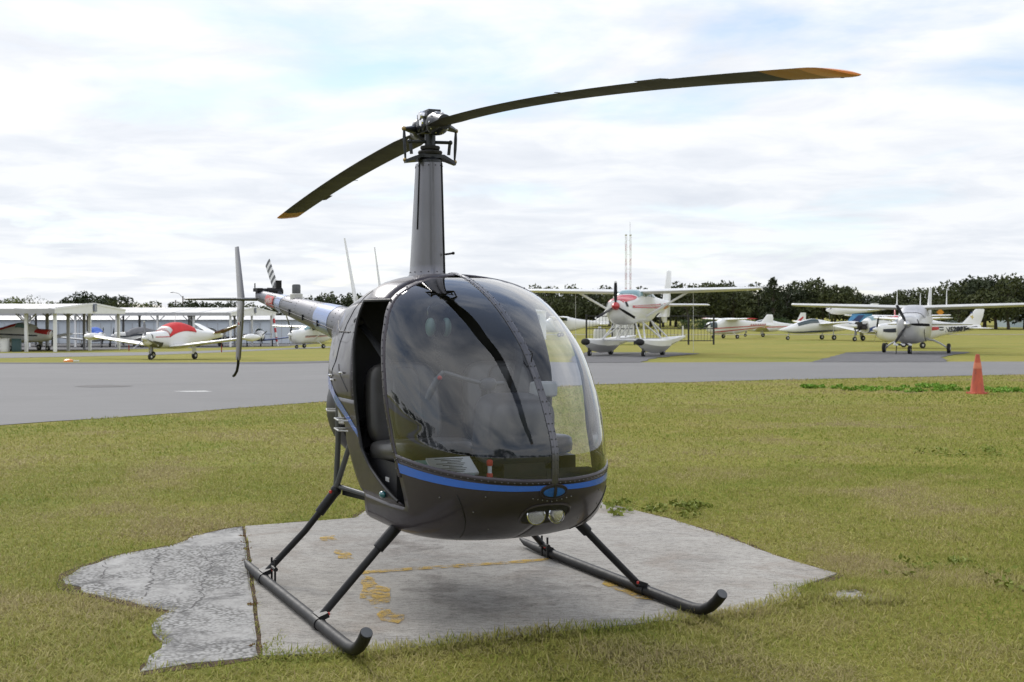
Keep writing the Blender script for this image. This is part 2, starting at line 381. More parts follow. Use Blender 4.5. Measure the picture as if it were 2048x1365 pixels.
strip = sheet('taxi_lane', [(-70, 60), (-25.4, 62.6), (-21.05, 73.3), (-19.6, 100), (-18.8, 134), (-14, 175), (-17, 176), (-21.0, 150), (-22.4, 108), (-25.4, 88), (-33.5, 82.5), (-70, 78)], .010, 'asphalt')
tag(strip, 'narrow asphalt lane in front of the open hangars', 'taxiway', kind='structure')
for lab_, poly in (('dark asphalt pad under the silver high-wing aeroplane', [(10.3, 43.6), (15.2, 43.9), (17.0, 50), (21.4, 58.6), (20.6, 60.2), (18, 60.6), (15.2, 57.5), (13, 51)]),
                 ('dark asphalt pad under the float plane', [(2.0, 43.0), (4.4, 43.2), (5.6, 49), (8.3, 55.8), (7.4, 58), (3.4, 58), (2.4, 50)]),
                 ('dark asphalt edge strip before the low-wing aeroplane', [(-22, 49.0), (-7.3, 48.8), (-6.2, 52.5), (-9.0, 53.6), (-12, 51.2), (-22, 51.0)]),
                 ('dark asphalt floor of the open hangars', [(-36, 100), (-34, 112), (-31, 125), (-27, 150), (-25, 166), (-90, 166), (-90, 102)])):
    o = sheet('parking_apron', wobble(poly, .12, .6, len(lab_)), .016, 'asphalt_dark'); tag(o, lab_, 'apron', kind='structure')
o = sheet('far_road', [(-5, 139), (300, 150), (300, 154), (-5, 144)], .03, 'dirt_path'); tag(o, 'pale road across the far field', 'road', kind='structure')
o = sheet('tar_mark', wobble([(-9.5, 27.35), (-9.0, 27.0), (-8.4, 27.2), (-8.3, 27.6), (-8.9, 27.95), (-9.4, 27.8)], .05, .3), .0125, 'tar_patch'); tag(o, 'dark tar stain on the taxiway', 'stain', kind='structure')
o = sheet('paint_mark', wobble([(-6.9, 25.6), (-6.5, 25.45), (-6.05, 25.5), (-6.3, 25.75)], .03, .2), .0125, 'white_dull'); tag(o, 'faded pale paint mark on the taxiway', 'marking', kind='structure')

# concrete pad: cast slab, broken rough slab on its left, loose corner piece
MAIN = [(-1.963, 9.244), (-1.70, 8.16), (-1.42, 6.96), (-1.138, 5.72), (-.615, 5.80), (.138, 6.12), (.835, 6.40), (1.26, 6.60), (1.60, 6.93), (1.62, 7.15), (1.95, 7.55), (1.70, 8.1), (1.47, 8.89), (1.2, 9.58), (.75, 10.42), (-.2, 10.5), (-1.163, 9.97), (-1.20, 9.62)]
LEFT = [(-1.985, 9.24), (-2.085, 9.136), (-2.243, 8.826), (-2.30, 8.50), (-2.519, 8.18), (-2.66, 7.75), (-2.64, 7.40), (-2.417, 7.05), (-1.98, 6.72), (-1.80, 6.62), (-1.80, 6.28), (-1.66, 5.98), (-1.63, 5.48), (-1.2, 5.70), (-1.160, 5.72), (-1.442, 6.96), (-1.722, 8.16)]
BIT = [(1.72, 6.97), (1.80, 6.86), (2.05, 6.84), (1.95, 7.12), (1.84, 7.10)]
pad = empty('concrete_pad', (0, 8, 0)); tag(pad, 'weathered concrete landing pad under the helicopter', 'pad', kind='structure')
def slab(name, poly, top, mat, seed, amp=.02, tail_=None):
    g = G(); p = wobble(poly, amp, .12, seed)
    if tail_:      # straight saw-cut side along the cast slab
        k = max(i for i, q in enumerate(p) if q[1] < poly[-1][1]+.06 and q[0] > poly[-1][0]-.06); p = p[:k+1]+wobble(tail_+[poly[0]], .005, .15, 2)[:-8]
    g.prism(p, lambda q: (q[0], q[1]-8, -.12), lambda q: (q[0], q[1]-8, top)); o = g.build(name, mat, pad, sharp=30, outward=(0, 0, -.05)); return o
slab('slab', MAIN, .010, 'concrete', 3, .006); slab('broken_slab', LEFT[:14], .006, 'concrete_rough', 5, .028, LEFT[14:]); slab('slab_fragment', BIT, .006, 'concrete', 9, .02)
def decal(name, poly, mat, z, seed=1, amp=.03, step=.08):
    g = G(); p = wobble(poly, amp, step, seed); g.add([(x, y-8, z-.012) for x, y in p], [tuple(range(len(p)))]); o = g.build(name, mat, pad, clean=False); return o
# worn markings, stains, cracks and weeds in the pad
decal('yellow_line', [(-.92, 7.60), (-.51, 7.74), (-.08, 7.88), (.24, 8.0), (.23, 7.92), (-.07, 7.79), (-.5, 7.65), (-.90, 7.50)], 'worn_yellow', .0262, 2, .012)
decal('yellow_patch', [(-.89, 7.51), (-.80, 7.37), (-.69, 7.03), (-.66, 6.75), (-.76, 6.71), (-.85, 6.97)], 'worn_yellow', .0264, 3)
decal('yellow_patch', [(-.73, 6.66), (-.64, 6.61), (-.56, 6.47), (-.57, 6.30), (-.66, 6.37)], 'worn_yellow', .0262, 4)
decal('yellow_patch', [(.49, 7.50), (.62, 7.38), (.73, 7.1), (.78, 6.82), (.68, 6.85), (.55, 7.16)], 'worn_yellow', .0262, 5)
decal('yellow_patch', [(-1.34, 8.76), (-1.24, 8.84), (-1.2, 8.66), (-1.3, 8.6)], 'worn_yellow', .0262, 6)
decal('yellow_patch', [(-1.16, 8.3), (-1.06, 8.2), (-.98, 7.95), (-1.1, 8.0)], 'worn_yellow', .0262, 7)
decal('oil_stain', [(-1.05, 8.5), (-.78, 8.85), (-.40, 8.65), (-.45, 8.33), (-.77, 8.2), (-.95, 8.25)], 'oil_stain', .0245, 8, .06)
decal('oil_stain', [(-.66, 7.5), (.38, 7.6), (.5, 6.9), (-.3, 6.4), (-.6, 6.8)], 'oil_stain', .0245, 9, .08)
def crack(pts, wd=.012, seed=0):
    rnd = random.Random(seed); P = []
    for a, b in zip(pts, pts[1:]):
        n = max(2, int(math.hypot(b[0]-a[0], b[1]-a[1])/.035))
        for k in range(n): u = k/n; P.append((a[0]+(b[0]-a[0])*u+rnd.uniform(-.022, .022), a[1]+(b[1]-a[1])*u+rnd.uniform(-.012, .012)))
    P.append(pts[-1]); g = G(); v = []; f = []
    for i, (x, y) in enumerate(P):
        ww = wd*rnd.uniform(.1, 1)**1.5; v += [(x-ww/2, y-8, .0080), (x+ww/2, y-8+.004, .0080)]
        if i: f.append((2*i-2, 2*i-1, 2*i+1, 2*i))
    g.add(v, f); return g.build('crack', 'tar_patch', pad, clean=False)
crack([(-2.3, 8.2), (-2.19, 7.66), (-2.09, 7.23), (-2.02, 6.91), (-2.13, 6.78), (-2.3, 6.95)], .016, 1)
crack([(-2.02, 8.15), (-1.86, 7.82), (-1.82, 7.37), (-1.7, 6.85), (-1.73, 6.55)], .014, 2)
crack([(-2.55, 7.9), (-2.46, 7.55), (-2.38, 7.2)], .010, 3); crack([(-1.82, 6.7), (-1.6, 6.9), (-1.46, 7.0)], .010, 4)

# ================================================================ helicopter
HANG = R(-65.5)
heli = empty('helicopter', (-.477, 7.373, .0105), HANG)
tag(heli, 'charcoal two-seat helicopter with bubble windshield, skids and blue nose stripe', 'helicopter')
ROWS = [(0.4, 0.8, 0.05, 0.7, 2.0), (0.402, 1.0, 0.3, 0.7, 2.2), (0.425, 1.14, 0.42, 0.7, 2.4), (0.47, 1.27, 0.522, 0.7, 2.8), (0.53, 1.4, 0.546, 0.7, 2.7), (0.6, 1.52, 0.555, 0.7, 2.45), (0.69, 1.61, 0.561, 0.7, 2.3), (0.78, 1.633, 0.567, 0.7, 2.22), (0.85, 1.637, 0.57, 0.69, 2.18), (0.915, 1.634, 0.572, 0.68, 2.16), (0.985, 1.609, 0.575, 0.66, 2.15), (1.06, 1.566, 0.582, 0.64, 2.15), (1.17, 1.494, 0.588, 0.61, 2.1), (1.28, 1.405, 0.583, 0.57, 2.1), (1.39, 1.295, 0.571, 0.53, 2.05), (1.5, 1.14, 0.547, 0.46, 2.0), (1.59, 0.985, 0.518, 0.38, 2.0), (1.66, 0.83, 0.48, 0.31, 2.0), (1.71, 0.69, 0.427, 0.25, 2.0), (1.745, 0.57, 0.345, 0.2, 2.0), (1.768, 0.46, 0.24, 0.16, 2.0), (1.78, 0.36, 0.125, 0.13, 2.0), (1.784, 0.28, 0.0, 0.1, 2.0)]
TAB = np.array([crom(ROWS, q) for q in np.linspace(0, len(ROWS)-1, 1600)]); TAB[:, 0] = np.maximum.accumulate(TAB[:, 0]+np.arange(1600)*1e-9)
_zg = np.linspace(.4, 1.784, 5537); _LUT = np.stack([np.interp(_zg, TAB[:, 0], TAB[:, k]) for k in (1, 2, 3, 4)], 1).tolist()
def row(z):
    u = min(max((z-.4)/1.384*5536, 0), 5535.999); i = int(u); t = u-i; a, b = _LUT[i], _LUT[i+1]
    return [p+(q-p)*t for p, q in zip(a, b)]
QZ = np.linspace(0, len(ROWS)-1, 1600)
def q_of(z): return float(np.interp(z, TAB[:, 0], QZ))
def z_of(q): return float(np.interp(q, QZ, TAB[:, 0]))
SXT = [-1.4, -1.2, -.9, -.6, -.3, 0, .3]
def sec(x): return [float(np.interp(x, SXT, t)) for t in ([.32, .40, .56, .74, .90, .985, 1], [1.2, 1.15, 1.0, .7, .45, .4, .4], [1.60, 1.63, 1.67, 1.72, 1.765, 1.783, 1.784])]
def S(z, ph, off=0.):
    Xf, W, x0, n = row(z); c, s = math.cos(ph), math.sin(ph); r = (abs(c)**n+abs(s)**n)**(-1/n)
    return Vector((x0+(Xf-x0+off)*r*c, (W+off)*r*s, z))
def phi_x(z, x):
    Xf, W, x0, n = row(z)
    if x <= x0: return PI/2
    lo, hi = 0., PI/2
    for _ in range(40):
        m = (lo+hi)/2
        if S(z, m).x > x: lo = m
        else: hi = m
    return lo
WREAR = [(1.2, .60), (1.28, .562), (1.39, .532), (1.50, .487), (1.59, .435), (1.66, .37), (1.71, .30), (1.745, .225), (1.768, .145), (1.784, 0)]
def rear(x, ze, off=0.):
    sy, zb, zt = sec(x); z0 = .4+ze*1.384
    if x >= .3:
        p = S(z0, phi_x(z0, x)) if x > row(z0)[2] else Vector((x, row(z0)[1], z0)); return Vector((x, p.y+off, z0))
    b = min(max((.34-x)/.36, 0), 1); wn_ = row(z0)[1]; wo_ = min(wn_, interp(z0, WREAR))      # shoulders narrow behind the doors
    return Vector((x, sy*(wn_*(1-b)+wo_*b)+off, zb+ze*(zt-zb)))
T_ = lambda a: sorted(a)
XPOST = T_([(1.784, .40), (1.76, .48), (1.721, .531), (1.685, .566), (1.639, .593), (1.565, .644), (1.5, .691), (1.36, .768), (1.21, .83), (1.06, .872), (.936, .912), (.822, .966), (.734, 1.002), (.66, 1.03), (.60, 1.04)])
XDR = T_([(1.66, .315), (1.60, .312), (1.512, .312), (1.404, .338), (1.243, .385), (1.083, .404), (.948, .415), (.845, .462), (.753, .595), (.683, .778), (.63, .935), (.60, 1.035)])
XLOW = T_([(1.09, -.10), (1.067, -.076), (1.005, .061), (.93, .178), (.86, .182), (.784, .245), (.695, .318), (.628, .391), (.60, .47), (.53, .45), (.47, .43), (.40, .40)])
CC = (.6, 0, 1.0)
mir = lambda P, s: [[(p[0], p[1]*s, p[2]) for p in r] for r in P]
chin = lambda x: .771+max(0, (1.636-x))*.112
def phi_col(s_, z):          # s_=0 centre .. 1 door post
    return s_*phi_x(z, interp(z, XPOST))
def chin_z(s_):
    z = .8
    for _ in range(8): z = chin(S(z, phi_col(s_, z)).x)
    return z
NS, NT = 26, 44
for sd_ in (-1, 1):
    # windshield half
    P = []; qt = q_of(1.752)
    for i in range(NS+1):
        s_ = i/NS; zc_ = chin_z(s_); q0 = q_of(zc_)
        P.append([S(z, phi_col(s_, z)) for z in (z_of(q0+(qt-q0)*k/NT) for k in range(NT+1))])
    G().grid(mir(P, sd_)).build('windshield', 'acrylic', heli, 60, CC)
    # nose shell: above and below the bottom corner of the door
    P = [[S(z, phi_col(i/NS, z)) for z in (.60+(chin_z(i/NS)-.60)*k/8 for k in range(9))] for i in range(NS+1)]
    P2 = []
    for i in range(NS+15):
        rowp = []
        for k in range(17):
            z = z_of(q_of(.60)*k/16); xl = interp(z, XLOW); Xf, W, x0, n = row(z)
            pp = phi_col(1, .60)
            if i <= NS: rowp.append(S(z, pp*i/NS))
            elif i <= NS+7: rowp.append(S(z, pp+(PI/2-pp)*(i-NS)/7))
            else: rowp.append(Vector((x0+(xl-x0)*(i-NS-7)/7, W, z)))
        P2.append(rowp)
    g = G().grid(mir(P, sd_)).grid(mir(P2, sd_))
    o = g.build('nose_shell', 'paint_dark', heli, 50, CC, solid=.008, mat2='interior_black')
    # side panel behind the door
    P = [[Vector((x, rear(x, (z-.4)/1.384).y if x < .3 else (S(z, phi_x(z, x)).y if x > row(z)[2] else row(z)[1]), z)) for x in (interp(z, XDR)+(interp(z, XLOW)-interp(z, XDR))*k/12 for k in range(13))] for z in (.60+.49*j/20 for j in range(21))]
    G().grid(mir(P, sd_)).build('lower_side_panel', 'paint_dark', heli, 50, (.3, 0, .9), solid=.008, mat2='interior_black')
    # rear cowl from door edge back to tailcone
    P = []
    for j in range(26):
        z0 = 1.09+(1.625-1.09)*j/25; xs = interp(z0, XDR); P.append([rear(xs+(-1.36-xs)*k/20, (z0-.4)/1.384) for k in range(21)])
    P3 = []
    for j in range(20):
        z0 = z_of(q_of(1.625)+(len(ROWS)-1-q_of(1.625))*j/19); xs = interp(z0, XPOST); P3.append([rear(xs+(-1.36-xs)*k/26, (z0-.4)/1.384) for k in range(27)])
    o = G().grid(mir(P, sd_)).grid(mir(P3, sd_)).build('rear_cowl', 'paint_dark', heli, 50, (-.3, 0, 1.2), solid=.008, mat2='interior_black')
    # blue stripe on the nose and its continuation behind the door
    P = []
    for i in range(NS*2+1):
        s_ = .0+.985*i/(NS*2); zc_ = chin_z(s_); th = .024+.024*s_**1.5; z1 = zc_-.017-.012*s_; ph = phi_col(s_, z1)
        P.append([S(z, phi_col(s_, z), .0022) for z in (z1, z1-th/2, z1-th)])
    G().grid(mir(P, sd_)).build('nose_stripe', 'stripe_blue', heli, 60, CC)
    P = []
    for k in range(17):
        u = k/16; x = -.33+(.44+.33)*u; zt_ = 1.215-.30*u**1.25; zb_ = 1.125-.24*u**1.35
        r_ = []
        for z in (zt_, (zt_+zb_)/2, zb_):
            xd = interp(z, XDR)-.004; xx = min(x, xd); ze = (z-sec(xx)[1])/(sec(xx)[2]-sec(xx)[1])
            r_.append((xx, (rear(xx, ze).y if xx < .3 else row(z)[1])+.0025, z))
        P.append(r_)
    G().grid(mir(P, sd_)).build('side_stripe', 'stripe_blue', heli, 60, CC)
    # riveted post strip between windshield and door, chin strip
    P = []
    for k in range(46):
        z = chin_z(1)-.10+(1.752-chin_z(1)+.10)*k/45; p1 = phi_x(z, interp(z, XPOST)); r_ = []
        for d in (-.034, -.02, 0, .006):
            x = interp(z, XPOST)-d-.006; ph = phi_x(z, x); r_.append(S(z, ph, .004 if -.03 < d < .004 else .001))
        P.append(r_)
    G().grid(mir(P, sd_)).build('door_post', 'paint_dark', heli, 60, CC, solid=.01, mat2='interior_black')
    g = G()
    for k in range(24):
        z = chin_z(1)-.06+(1.70-chin_z(1)+.06)*k/23; p = S(z, phi_x(z, interp(z, XPOST)+.003), .006); g.ball((p.x, p.y*sd_, p.z), .0042, 6, 4)
    for k in range(26):
        s_ = .04+.94*k/25; z = chin_z(s_)-.008; p = S(z, phi_col(s_, z), .003); g.ball((p.x, p.y*sd_, p.z), .0045, 6, 4)
    for k in range(22):     # rivets of the door frame
        z = .70+.88*k/21; x = interp(z, XDR)-.02; ze = (z-.4)/1.384; y = (rear(x, ze).y if x < .3 else S(z, phi_x(z, x)).y if x > row(z)[2] else row(z)[1]); g.ball((x, (y+.003)*sd_, z), .004, 6, 4)
    for k in range(14):
        x = .62-.75*k/13; ze = (1.45-.4)/1.384; p = rear(min(x, .05), ze-.0*k); g.ball((min(x, .05)-.02*k, (rear(min(x, .05)-.02*k, ze).y+.002)*sd_, rear(min(x, .05)-.02*k, ze).z), .0035, 6, 4)
    tag(g.build('rivets', 'bow_metal', heli, 80), kind='stuff')
    # chin strip
    P = [[S(z, phi_col(s_, z), o_) for z, o_ in ((chin_z(s_)+.012, .0035), (chin_z(s_)-.002, .0042), (chin_z(s_)-.016, .0035))] for s_ in (i/40*1.0 for i in range(41))]
    G().grid(mir(P, sd_)).build('chin_strip', 'paint_dark', heli, 60, CC, solid=.006)
# panel seams on the cowl (recess lines)
for sd_ in (-1, 1):
    g = G()
    pts = [rear(x, (1.455-.4)/1.384, .0005) for x in np.linspace(.12, -1.0, 20)]; g.tube([(p.x, p.y*sd_, p.z) for p in pts], .0035, 5)
    pts = [rear(-.12-.05*k/15, .52+.42*k/15, .0005) for k in range(16)]; g.tube([(p.x, p.y*sd_, p.z) for p in pts], .003, 5)
    pts = [rear(.02+.25*k/9, .63-.10*k/9, .0005) for k in range(10)]; g.tube([(p.x, p.y*sd_, p.z) for p in pts], .003, 5)
    tag(g.build('panel_seam', 'interior_black', heli), kind='stuff')
    pts = [Vector((interp(z, XDR)+.002, rear(interp(z, XDR), (z-.4)/1.384, .002).y if interp(z, XDR) < .3 else S(z, phi_x(z, interp(z, XDR))).y, z)) for z in np.linspace(.62, 1.625, 50)]
    pts += [rear(x, (1.627-.4)/1.384, .002) for x in np.linspace(.32, .60, 12)]
    G().tube([(p.x, p.y*sd_, p.z) for p in pts], .009, 6).build('door_seal', 'black_metal', heli)
# latches on right cowl
for (x, ze) in ((.17, .60), (-.03, .565), (-.10, .58)):
    p = rear(x, ze, .006); g = G().box((p.x, -p.y, p.z), (.05, .008, .012)).ball((p.x-.02, -p.y-.006, p.z), .008, 8, 4); g.build('latch', 'chrome', heli)
for z in (.968, .912):       # wire steps by the cabin
    x = .20; y = .575; G().tube([(x+.04, -y, z), (x+.03, -y-.05, z+.004), (x-.05, -y-.05, z+.010), (x-.06, -y+.02, z+.006)], .005, 6).build('step_wire', 'white_dull', heli)
# centre bow
zs = [z_of(q) for q in np.linspace(q_of(.745), q_of(1.782), 60)]
P = [[(S(z, 0).x+dx*.8, y, z+dx*.6*(z > 1.3)) for y, dx in ((-.019, .0015), (-.016, .006), (-.007, .007), (-.005, .010), (.005, .010), (.007, .007), (.016, .006), (.019, .0015))] for z in zs]
G().grid(P).build('windshield_bow', 'bow_metal', heli, 30, CC, solid=.008)
g = G()
for z in np.linspace(.80, 1.74, 26):
    z = z_of(q_of(.80)+(q_of(1.76)-q_of(.80))*(z-.8)/.94)
    for y in (-.0115, .0115): g.ball((S(z, 0).x+.007, y, z+.004), .0034, 6, 4)
tag(g.build('bow_rivets', 'bow_metal', heli), kind='stuff')
p = S(1.335, 0); G().tube([(p.x+.02, 0, p.z-.02), (p.x+.045, -.005, p.z+.03), (p.x+.015, -.012, p.z+.05)], .003, 5).build('yaw_string_mount', 'black_metal', heli)
# nose intake below the bow
def on_nose(y, z, off):
    ph_lo, ph_hi = 0, PI/2; a = abs(y)
    for _ in range(30):
        m = (ph_lo+ph_hi)/2
        if S(z, m).y < a: ph_lo = m
        else: ph_hi = m
    p = S(z, ph_lo, off); return Vector((p.x, math.copysign(p.y, y), z))
def oval_patch(cy, cz, ry, rz, off, sq=2., rings=4, seg=28, bowl=0.):
    P = []
    for i in range(rings+1):
        r_ = i/rings; P.append([on_nose(cy+ry*r_*math.copysign(abs(math.cos(a))**(2/sq), math.cos(a)), cz+rz*r_*math.copysign(abs(math.sin(a))**(2/sq), math.sin(a)), off-bowl*(1-r_*r_)) for a in (2*PI*k/seg for k in range(seg+1))])
    return P
port = G().grid(oval_patch(0., .722, .064, .030, .006)).build('nose_intake', 'interior_black', heli, 60, CC)
G().grid(oval_patch(0., .720, .055, .0225, .0075)).build('intake_panel', 'intake_blue', port, 60, CC)
G().grid(oval_patch(.004, .722, .008, .027, .0095, 4.)).build('intake_bar', 'interior_black', port, 60, CC)
G().tube([on_nose(.069*math.cos(a), .722+.034*math.sin(a), .004) for a in (2*PI*k/36 for k in range(37))], .004, 6).build('intake_rim', 'paint_dark', port)
# seams and fasteners of the nose skin
for s_ in (-1, 1):
    G().tube([on_nose(s_*(.40-.10*u), .70-.24*u, .001) for u in np.linspace(0, 1, 12)], .003, 5).build('nose_seam', 'interior_black', heli)
g = G()
for k in range(9):
    for y, z in ((-.10+.025*k, .672+.02*abs(k-4)/4), ): g.ball(tuple(on_nose(y if abs(y) > 1e-4 else .001, z, .002)), .0035, 6, 4)
for y, z in ((-.30, .70), (-.33, .62), (.30, .70), (.33, .62), (-.45, .68), (.24, .55), (-.22, .52)): g.ball(tuple(on_nose(y, z, .002)), .004, 6, 4)
tag(g.build('nose_fasteners', 'frame_metal', heli), kind='stuff')
# landing lights
lamp_cy, lamp_cz = -.005, .600
lh = G().grid(oval_patch(.005, .602, .118, .052, .003, 2.8)).build('lamp_housing', 'interior_black', heli, 60, CC)
G().tube([on_nose(.005+.122*math.copysign(abs(math.cos(a))**.72, math.cos(a)), .602+.056*math.copysign(abs(math.sin(a))**.72, math.sin(a)), .002) for a in (2*PI*k/44 for k in range(45))], .006, 6).build('housing_rim', 'paint_dark', lh)
for y in (-.052, .052):
    c = on_nose(y, .602, .016); hl = empty('headlight', c); hl.parent = heli
    hl.rotation_euler = (0, R(-5), R(8*y/.05))
    G().lathe([(.045, -.004), (.046, .008), (.042, .011), (.041, .004)], axis='x', seg=24).build('lamp_ring', 'chrome', hl)
    G().lathe([(.041, .004), (.034, -.008), (.02, -.018), (.004, -.022)], axis='x', seg=24).build('reflector', 'lens_reflector', hl)
    G().ball((-.012, 0, 0), (.010, .007, .007), 8, 5).build('bulb', 'paper_white', hl)
    G().lathe([(.041, .006), (.03, .0115), (.015, .014), (.002, .0148)], axis='x', seg=24).build('lens', 'lamp_glass', hl)
for s_ in (-1, 1): G().ball((.80, s_*.565, .635), (.030, .018, .020), 14, 8).build('position_light', 'nav_teal' if s_ < 0 else 'bead_red', heli)
# mast fairing
rings = []
for k in range(15):
    u = k/14; z = 1.745+(2.432-1.745)*u; fl = .022*max(0, 1-u*12)**2
    wy = (.088+(.070-.088)*u)+fl; cx_ = (.165+(.105-.165)*u)+fl*1.3; x0 = -.045+.03*u
    rings.append([(x0+cx_*math.cos(a)*(1 if math.cos(a) > 0 else 1.25)*.95, wy*math.copysign(abs(math.sin(a))**.85, math.sin(a)), z) for a in (2*PI*j/40 for j in range(40))])
mf = G().loft(rings, (False, True)).build('mast_fairing', 'paint_silver', heli, 50)
g = G()
for a in np.linspace(0, 2*PI, 14)[:-1]:
    for z, u in ((1.80, .08), (2.415, .975)): g.ball((-.045+.03*u+(.165-.06*u)*.95*math.cos(a)*(1 if math.cos(a) > 0 else 1.25), (.089-.018*u)*math.copysign(abs(math.sin(a))**.85, math.sin(a)), z), .004, 6, 4)
tag(g.build('fairing_rivets', 'black_metal', mf), kind='stuff')
pts = [(-.045+.03*u+(.165-.06*u)*.95*math.cos(.62)+.002, (.088-.018*u)*math.sin(.62)**.85+.002, 1.79+.64*u) for u in np.linspace(0, 1, 8)]; G().tube(pts, .0045, 5).build('fairing_seam', 'black_metal', mf)
pts = [(-.045+.03*u+(.165-.06*u)*.95*math.cos(-1.35)+.002, -(.088-.018*u)*math.sin(1.35)**.85-.002, 1.79+.64*u) for u in np.linspace(.4, 1, 8)]; G().tube(pts, .003, 5).build('fairing_seam', 'black_metal', mf)
G().tube([(.10, .055, 1.90), (.13, .085, 1.905)], .006, 6).ball((.135, .09, 1.906), .010, 8, 5).build('fairing_probe', 'black_metal', mf)
# rotor head
rh = empty('rotor_head', (0, 0, 0)); rh.parent = heli
G().lathe([(.032, 2.40), (.032, 2.60)], seg=16).build('mast_shaft', 'hub_metal', rh)
G().lathe([(.055, 2.425), (.07, 2.432), (.07, 2.45), (.055, 2.458), (.05, 2.47)], seg=24).build('swash_bearing', 'hub_metal', rh)
for z, r_ in ((2.495, .072), (2.523, .058)): G().lathe([(r_*.55, z-.014), (r_*.95, z-.010), (r_, z), (r_*.95, z+.009), (r_*.55, z+.014)], seg=28).build('bellows_ring', 'rubber', rh)
G().prism([(-.155, -.018), (-.07, -.05), (.07, -.05), (.155, -.018), (.155, .018), (.07, .05), (-.07, .05), (-.155, .018)], lambda p: (p[1], p[0], 2.462-max(0, abs(p[0])-.07)*.4), lambda p: (p[1], p[0], 2.482-max(0, abs(p[0])-.07)*.4)).build('swashplate', 'hub_metal', rh)
AZ = R(-1.3)
hub = G(); hub.box((0, 0, 2.665), (.17, .10, .115)); hub.box((0, 0, 2.728), (.15, .075, .018)); hub.build('hub_block', 'hub_metal', rh, 30)
for s_ in (-1, 1):
    G().lathe([(.058, 0), (.068, .02), (.068, .05), (.05, .09), (.042, .16)], axis='x', seg=24).build('blade_grip', 'hub_metal', rh)
    o = bpy.context.scene.objects[-1] if False else [x for x in bpy.data.objects if x.name.startswith('blade_grip')][-1]
    o.location = (.085*s_, 0, 2.650); o.rotation_euler = (0, R(3)*1, AZ if s_ > 0 else AZ+PI)
    G().lathe([(.028, -.064), (.038, -.058), (.038, .0)], axis='y', seg=16, o=(.035*s_, -.0, 2.655)).build('hinge_bolt', 'hub_metal', rh)
    g = G()
    for k in range(10):
        a = 2*PI*k/10; g.ball((.145*s_, .058*math.cos(a), 2.650+.058*math.sin(a)), .009, 6, 4)
    tag(g.build('grip_bolts', 'chrome', rh), kind='stuff')
    # pitch horn and link
    G().tube([(.10*s_, .05*-s_*-1*s_ if False else .05*s_, 2.64), (.06*s_, .11*s_, 2.632), (.02*s_, .152*s_, 2.628)], [.026, .018, .011], 8).build('pitch_horn', 'hub_metal', rh)
    G().tube([(.015*s_, .155*s_, 2.625), (.012*s_, .155*s_, 2.58), (.010*s_, .153*s_, 2.52), (.008*s_, .150*s_, 2.455)], [.007, .010, .010, .006], 8).build('pitch_link', 'hub_metal', rh)
    G().ball((.015*s_, .156*s_, 2.628), .014, 8, 6).build('rod_end', 'brass', rh); G().ball((.008*s_, .152*s_, 2.447), .013, 8, 6).build('rod_end', 'brass', rh)
    G().tube([(.0, .03*s_, 2.557), (.02*s_, .115*s_, 2.557)], .010, 8).ball((.02*s_, .118*s_, 2.557), .015, 8, 6).build('teeter_arm', 'hub_metal', rh)
    G().tube([(.02*s_, .115*s_, 2.55), (.015*s_, .11*s_, 2.485)], .010, 8).build('scissor_link', 'hub_metal', rh)
for (y, z) in ((-.052, 2.665), (-.06, 2.70)): G().lathe([(.022, -.02), (.026, -.012), (.026, .012)], axis='y', seg=14, o=(.03, y, z)).build('hub_bolt', 'chrome', rh)
# blades
def airfoil(n=14, th=.12):
    up = []; lo = []
    for k in range(n+1):
        x = .5*(1-math.cos(PI*k/n)); y = 5*th*(.2969*math.sqrt(x)-.126*x-.3516*x*x+.2843*x**3-.1036*x**4); up.append((x, y)); lo.append((x, -y))
    return up+lo[-2:0:-1]
AF = airfoil()
def blade(zt, ang, name='rotor_blade'):
    be = empty(name, (0, 0, 2.632), ang); be.parent = heli
    zz = lambda r: -(2.632-zt)*(r/3.83)**1.6
    def ring(r, ch=.183, th=1., tw=None):
        tw = R(5-8.5*(r/3.83)) if tw is None else tw; out = []
        for (x, y) in AF:
            cy = .25*ch-x*ch; cz = y*ch*th; out.append((r, cy*math.cos(tw)-cz*math.sin(tw), cz*math.cos(tw)+cy*math.sin(tw)+zz(r)))
        return out
    rs = list(np.linspace(.18, .55, 5))+list(np.linspace(.75, 3.53, 22))
    G().loft([ring(r, .183*min(1, .62+.38*max(0, r-.18)/.37), 1.3 if r < .5 else 1.) for r in rs]).build('blade_spar', 'blade_grey', be, 50)
    G().loft([ring(r, .183) for r in (3.5301, 3.62, 3.735)]).build('blade_tip_band', 'blade_yellow_shaded', be, 50)
    tc_ = G().loft([ring(r, c, t_) for r, c, t_ in ((3.7351, .184, 1.03), (3.79, .182, 1.0), (3.82, .170, .8), (3.835, .14, .4))]).build('tip_cap', 'tip_orange', be, 50)
    for rr, yy, zo in ((3.775, .01, -.0115), (3.79, -.05, -.0085)):
        tw = R(-3.5); G().lathe([(.006, zo), (.006, zo+.004)], o=(rr, yy, zz(rr)+yy*tw), seg=10).build('tip_screw', 'black_metal', tc_)
    for rr in (2.75, 2.05):
        ln = .22 if rr > 2.5 else .01
        P = [(rr, -.1372), (rr+ln, -.1372), (rr+ln-.02, -.160), (rr+.005, -.160)]
        G().prism(P, lambda p: (p[0], p[1], zz(p[0])+p[1]*math.sin(R(5-8.5*p[0]/3.83))-.0012), lambda p: (p[0], p[1], zz(p[0])+p[1]*math.sin(R(5-8.5*p[0]/3.83))+.0012)).build('trim_tab', 'blade_grey', be)
    return be
blade(2.285, AZ); blade(2.385, AZ+PI)
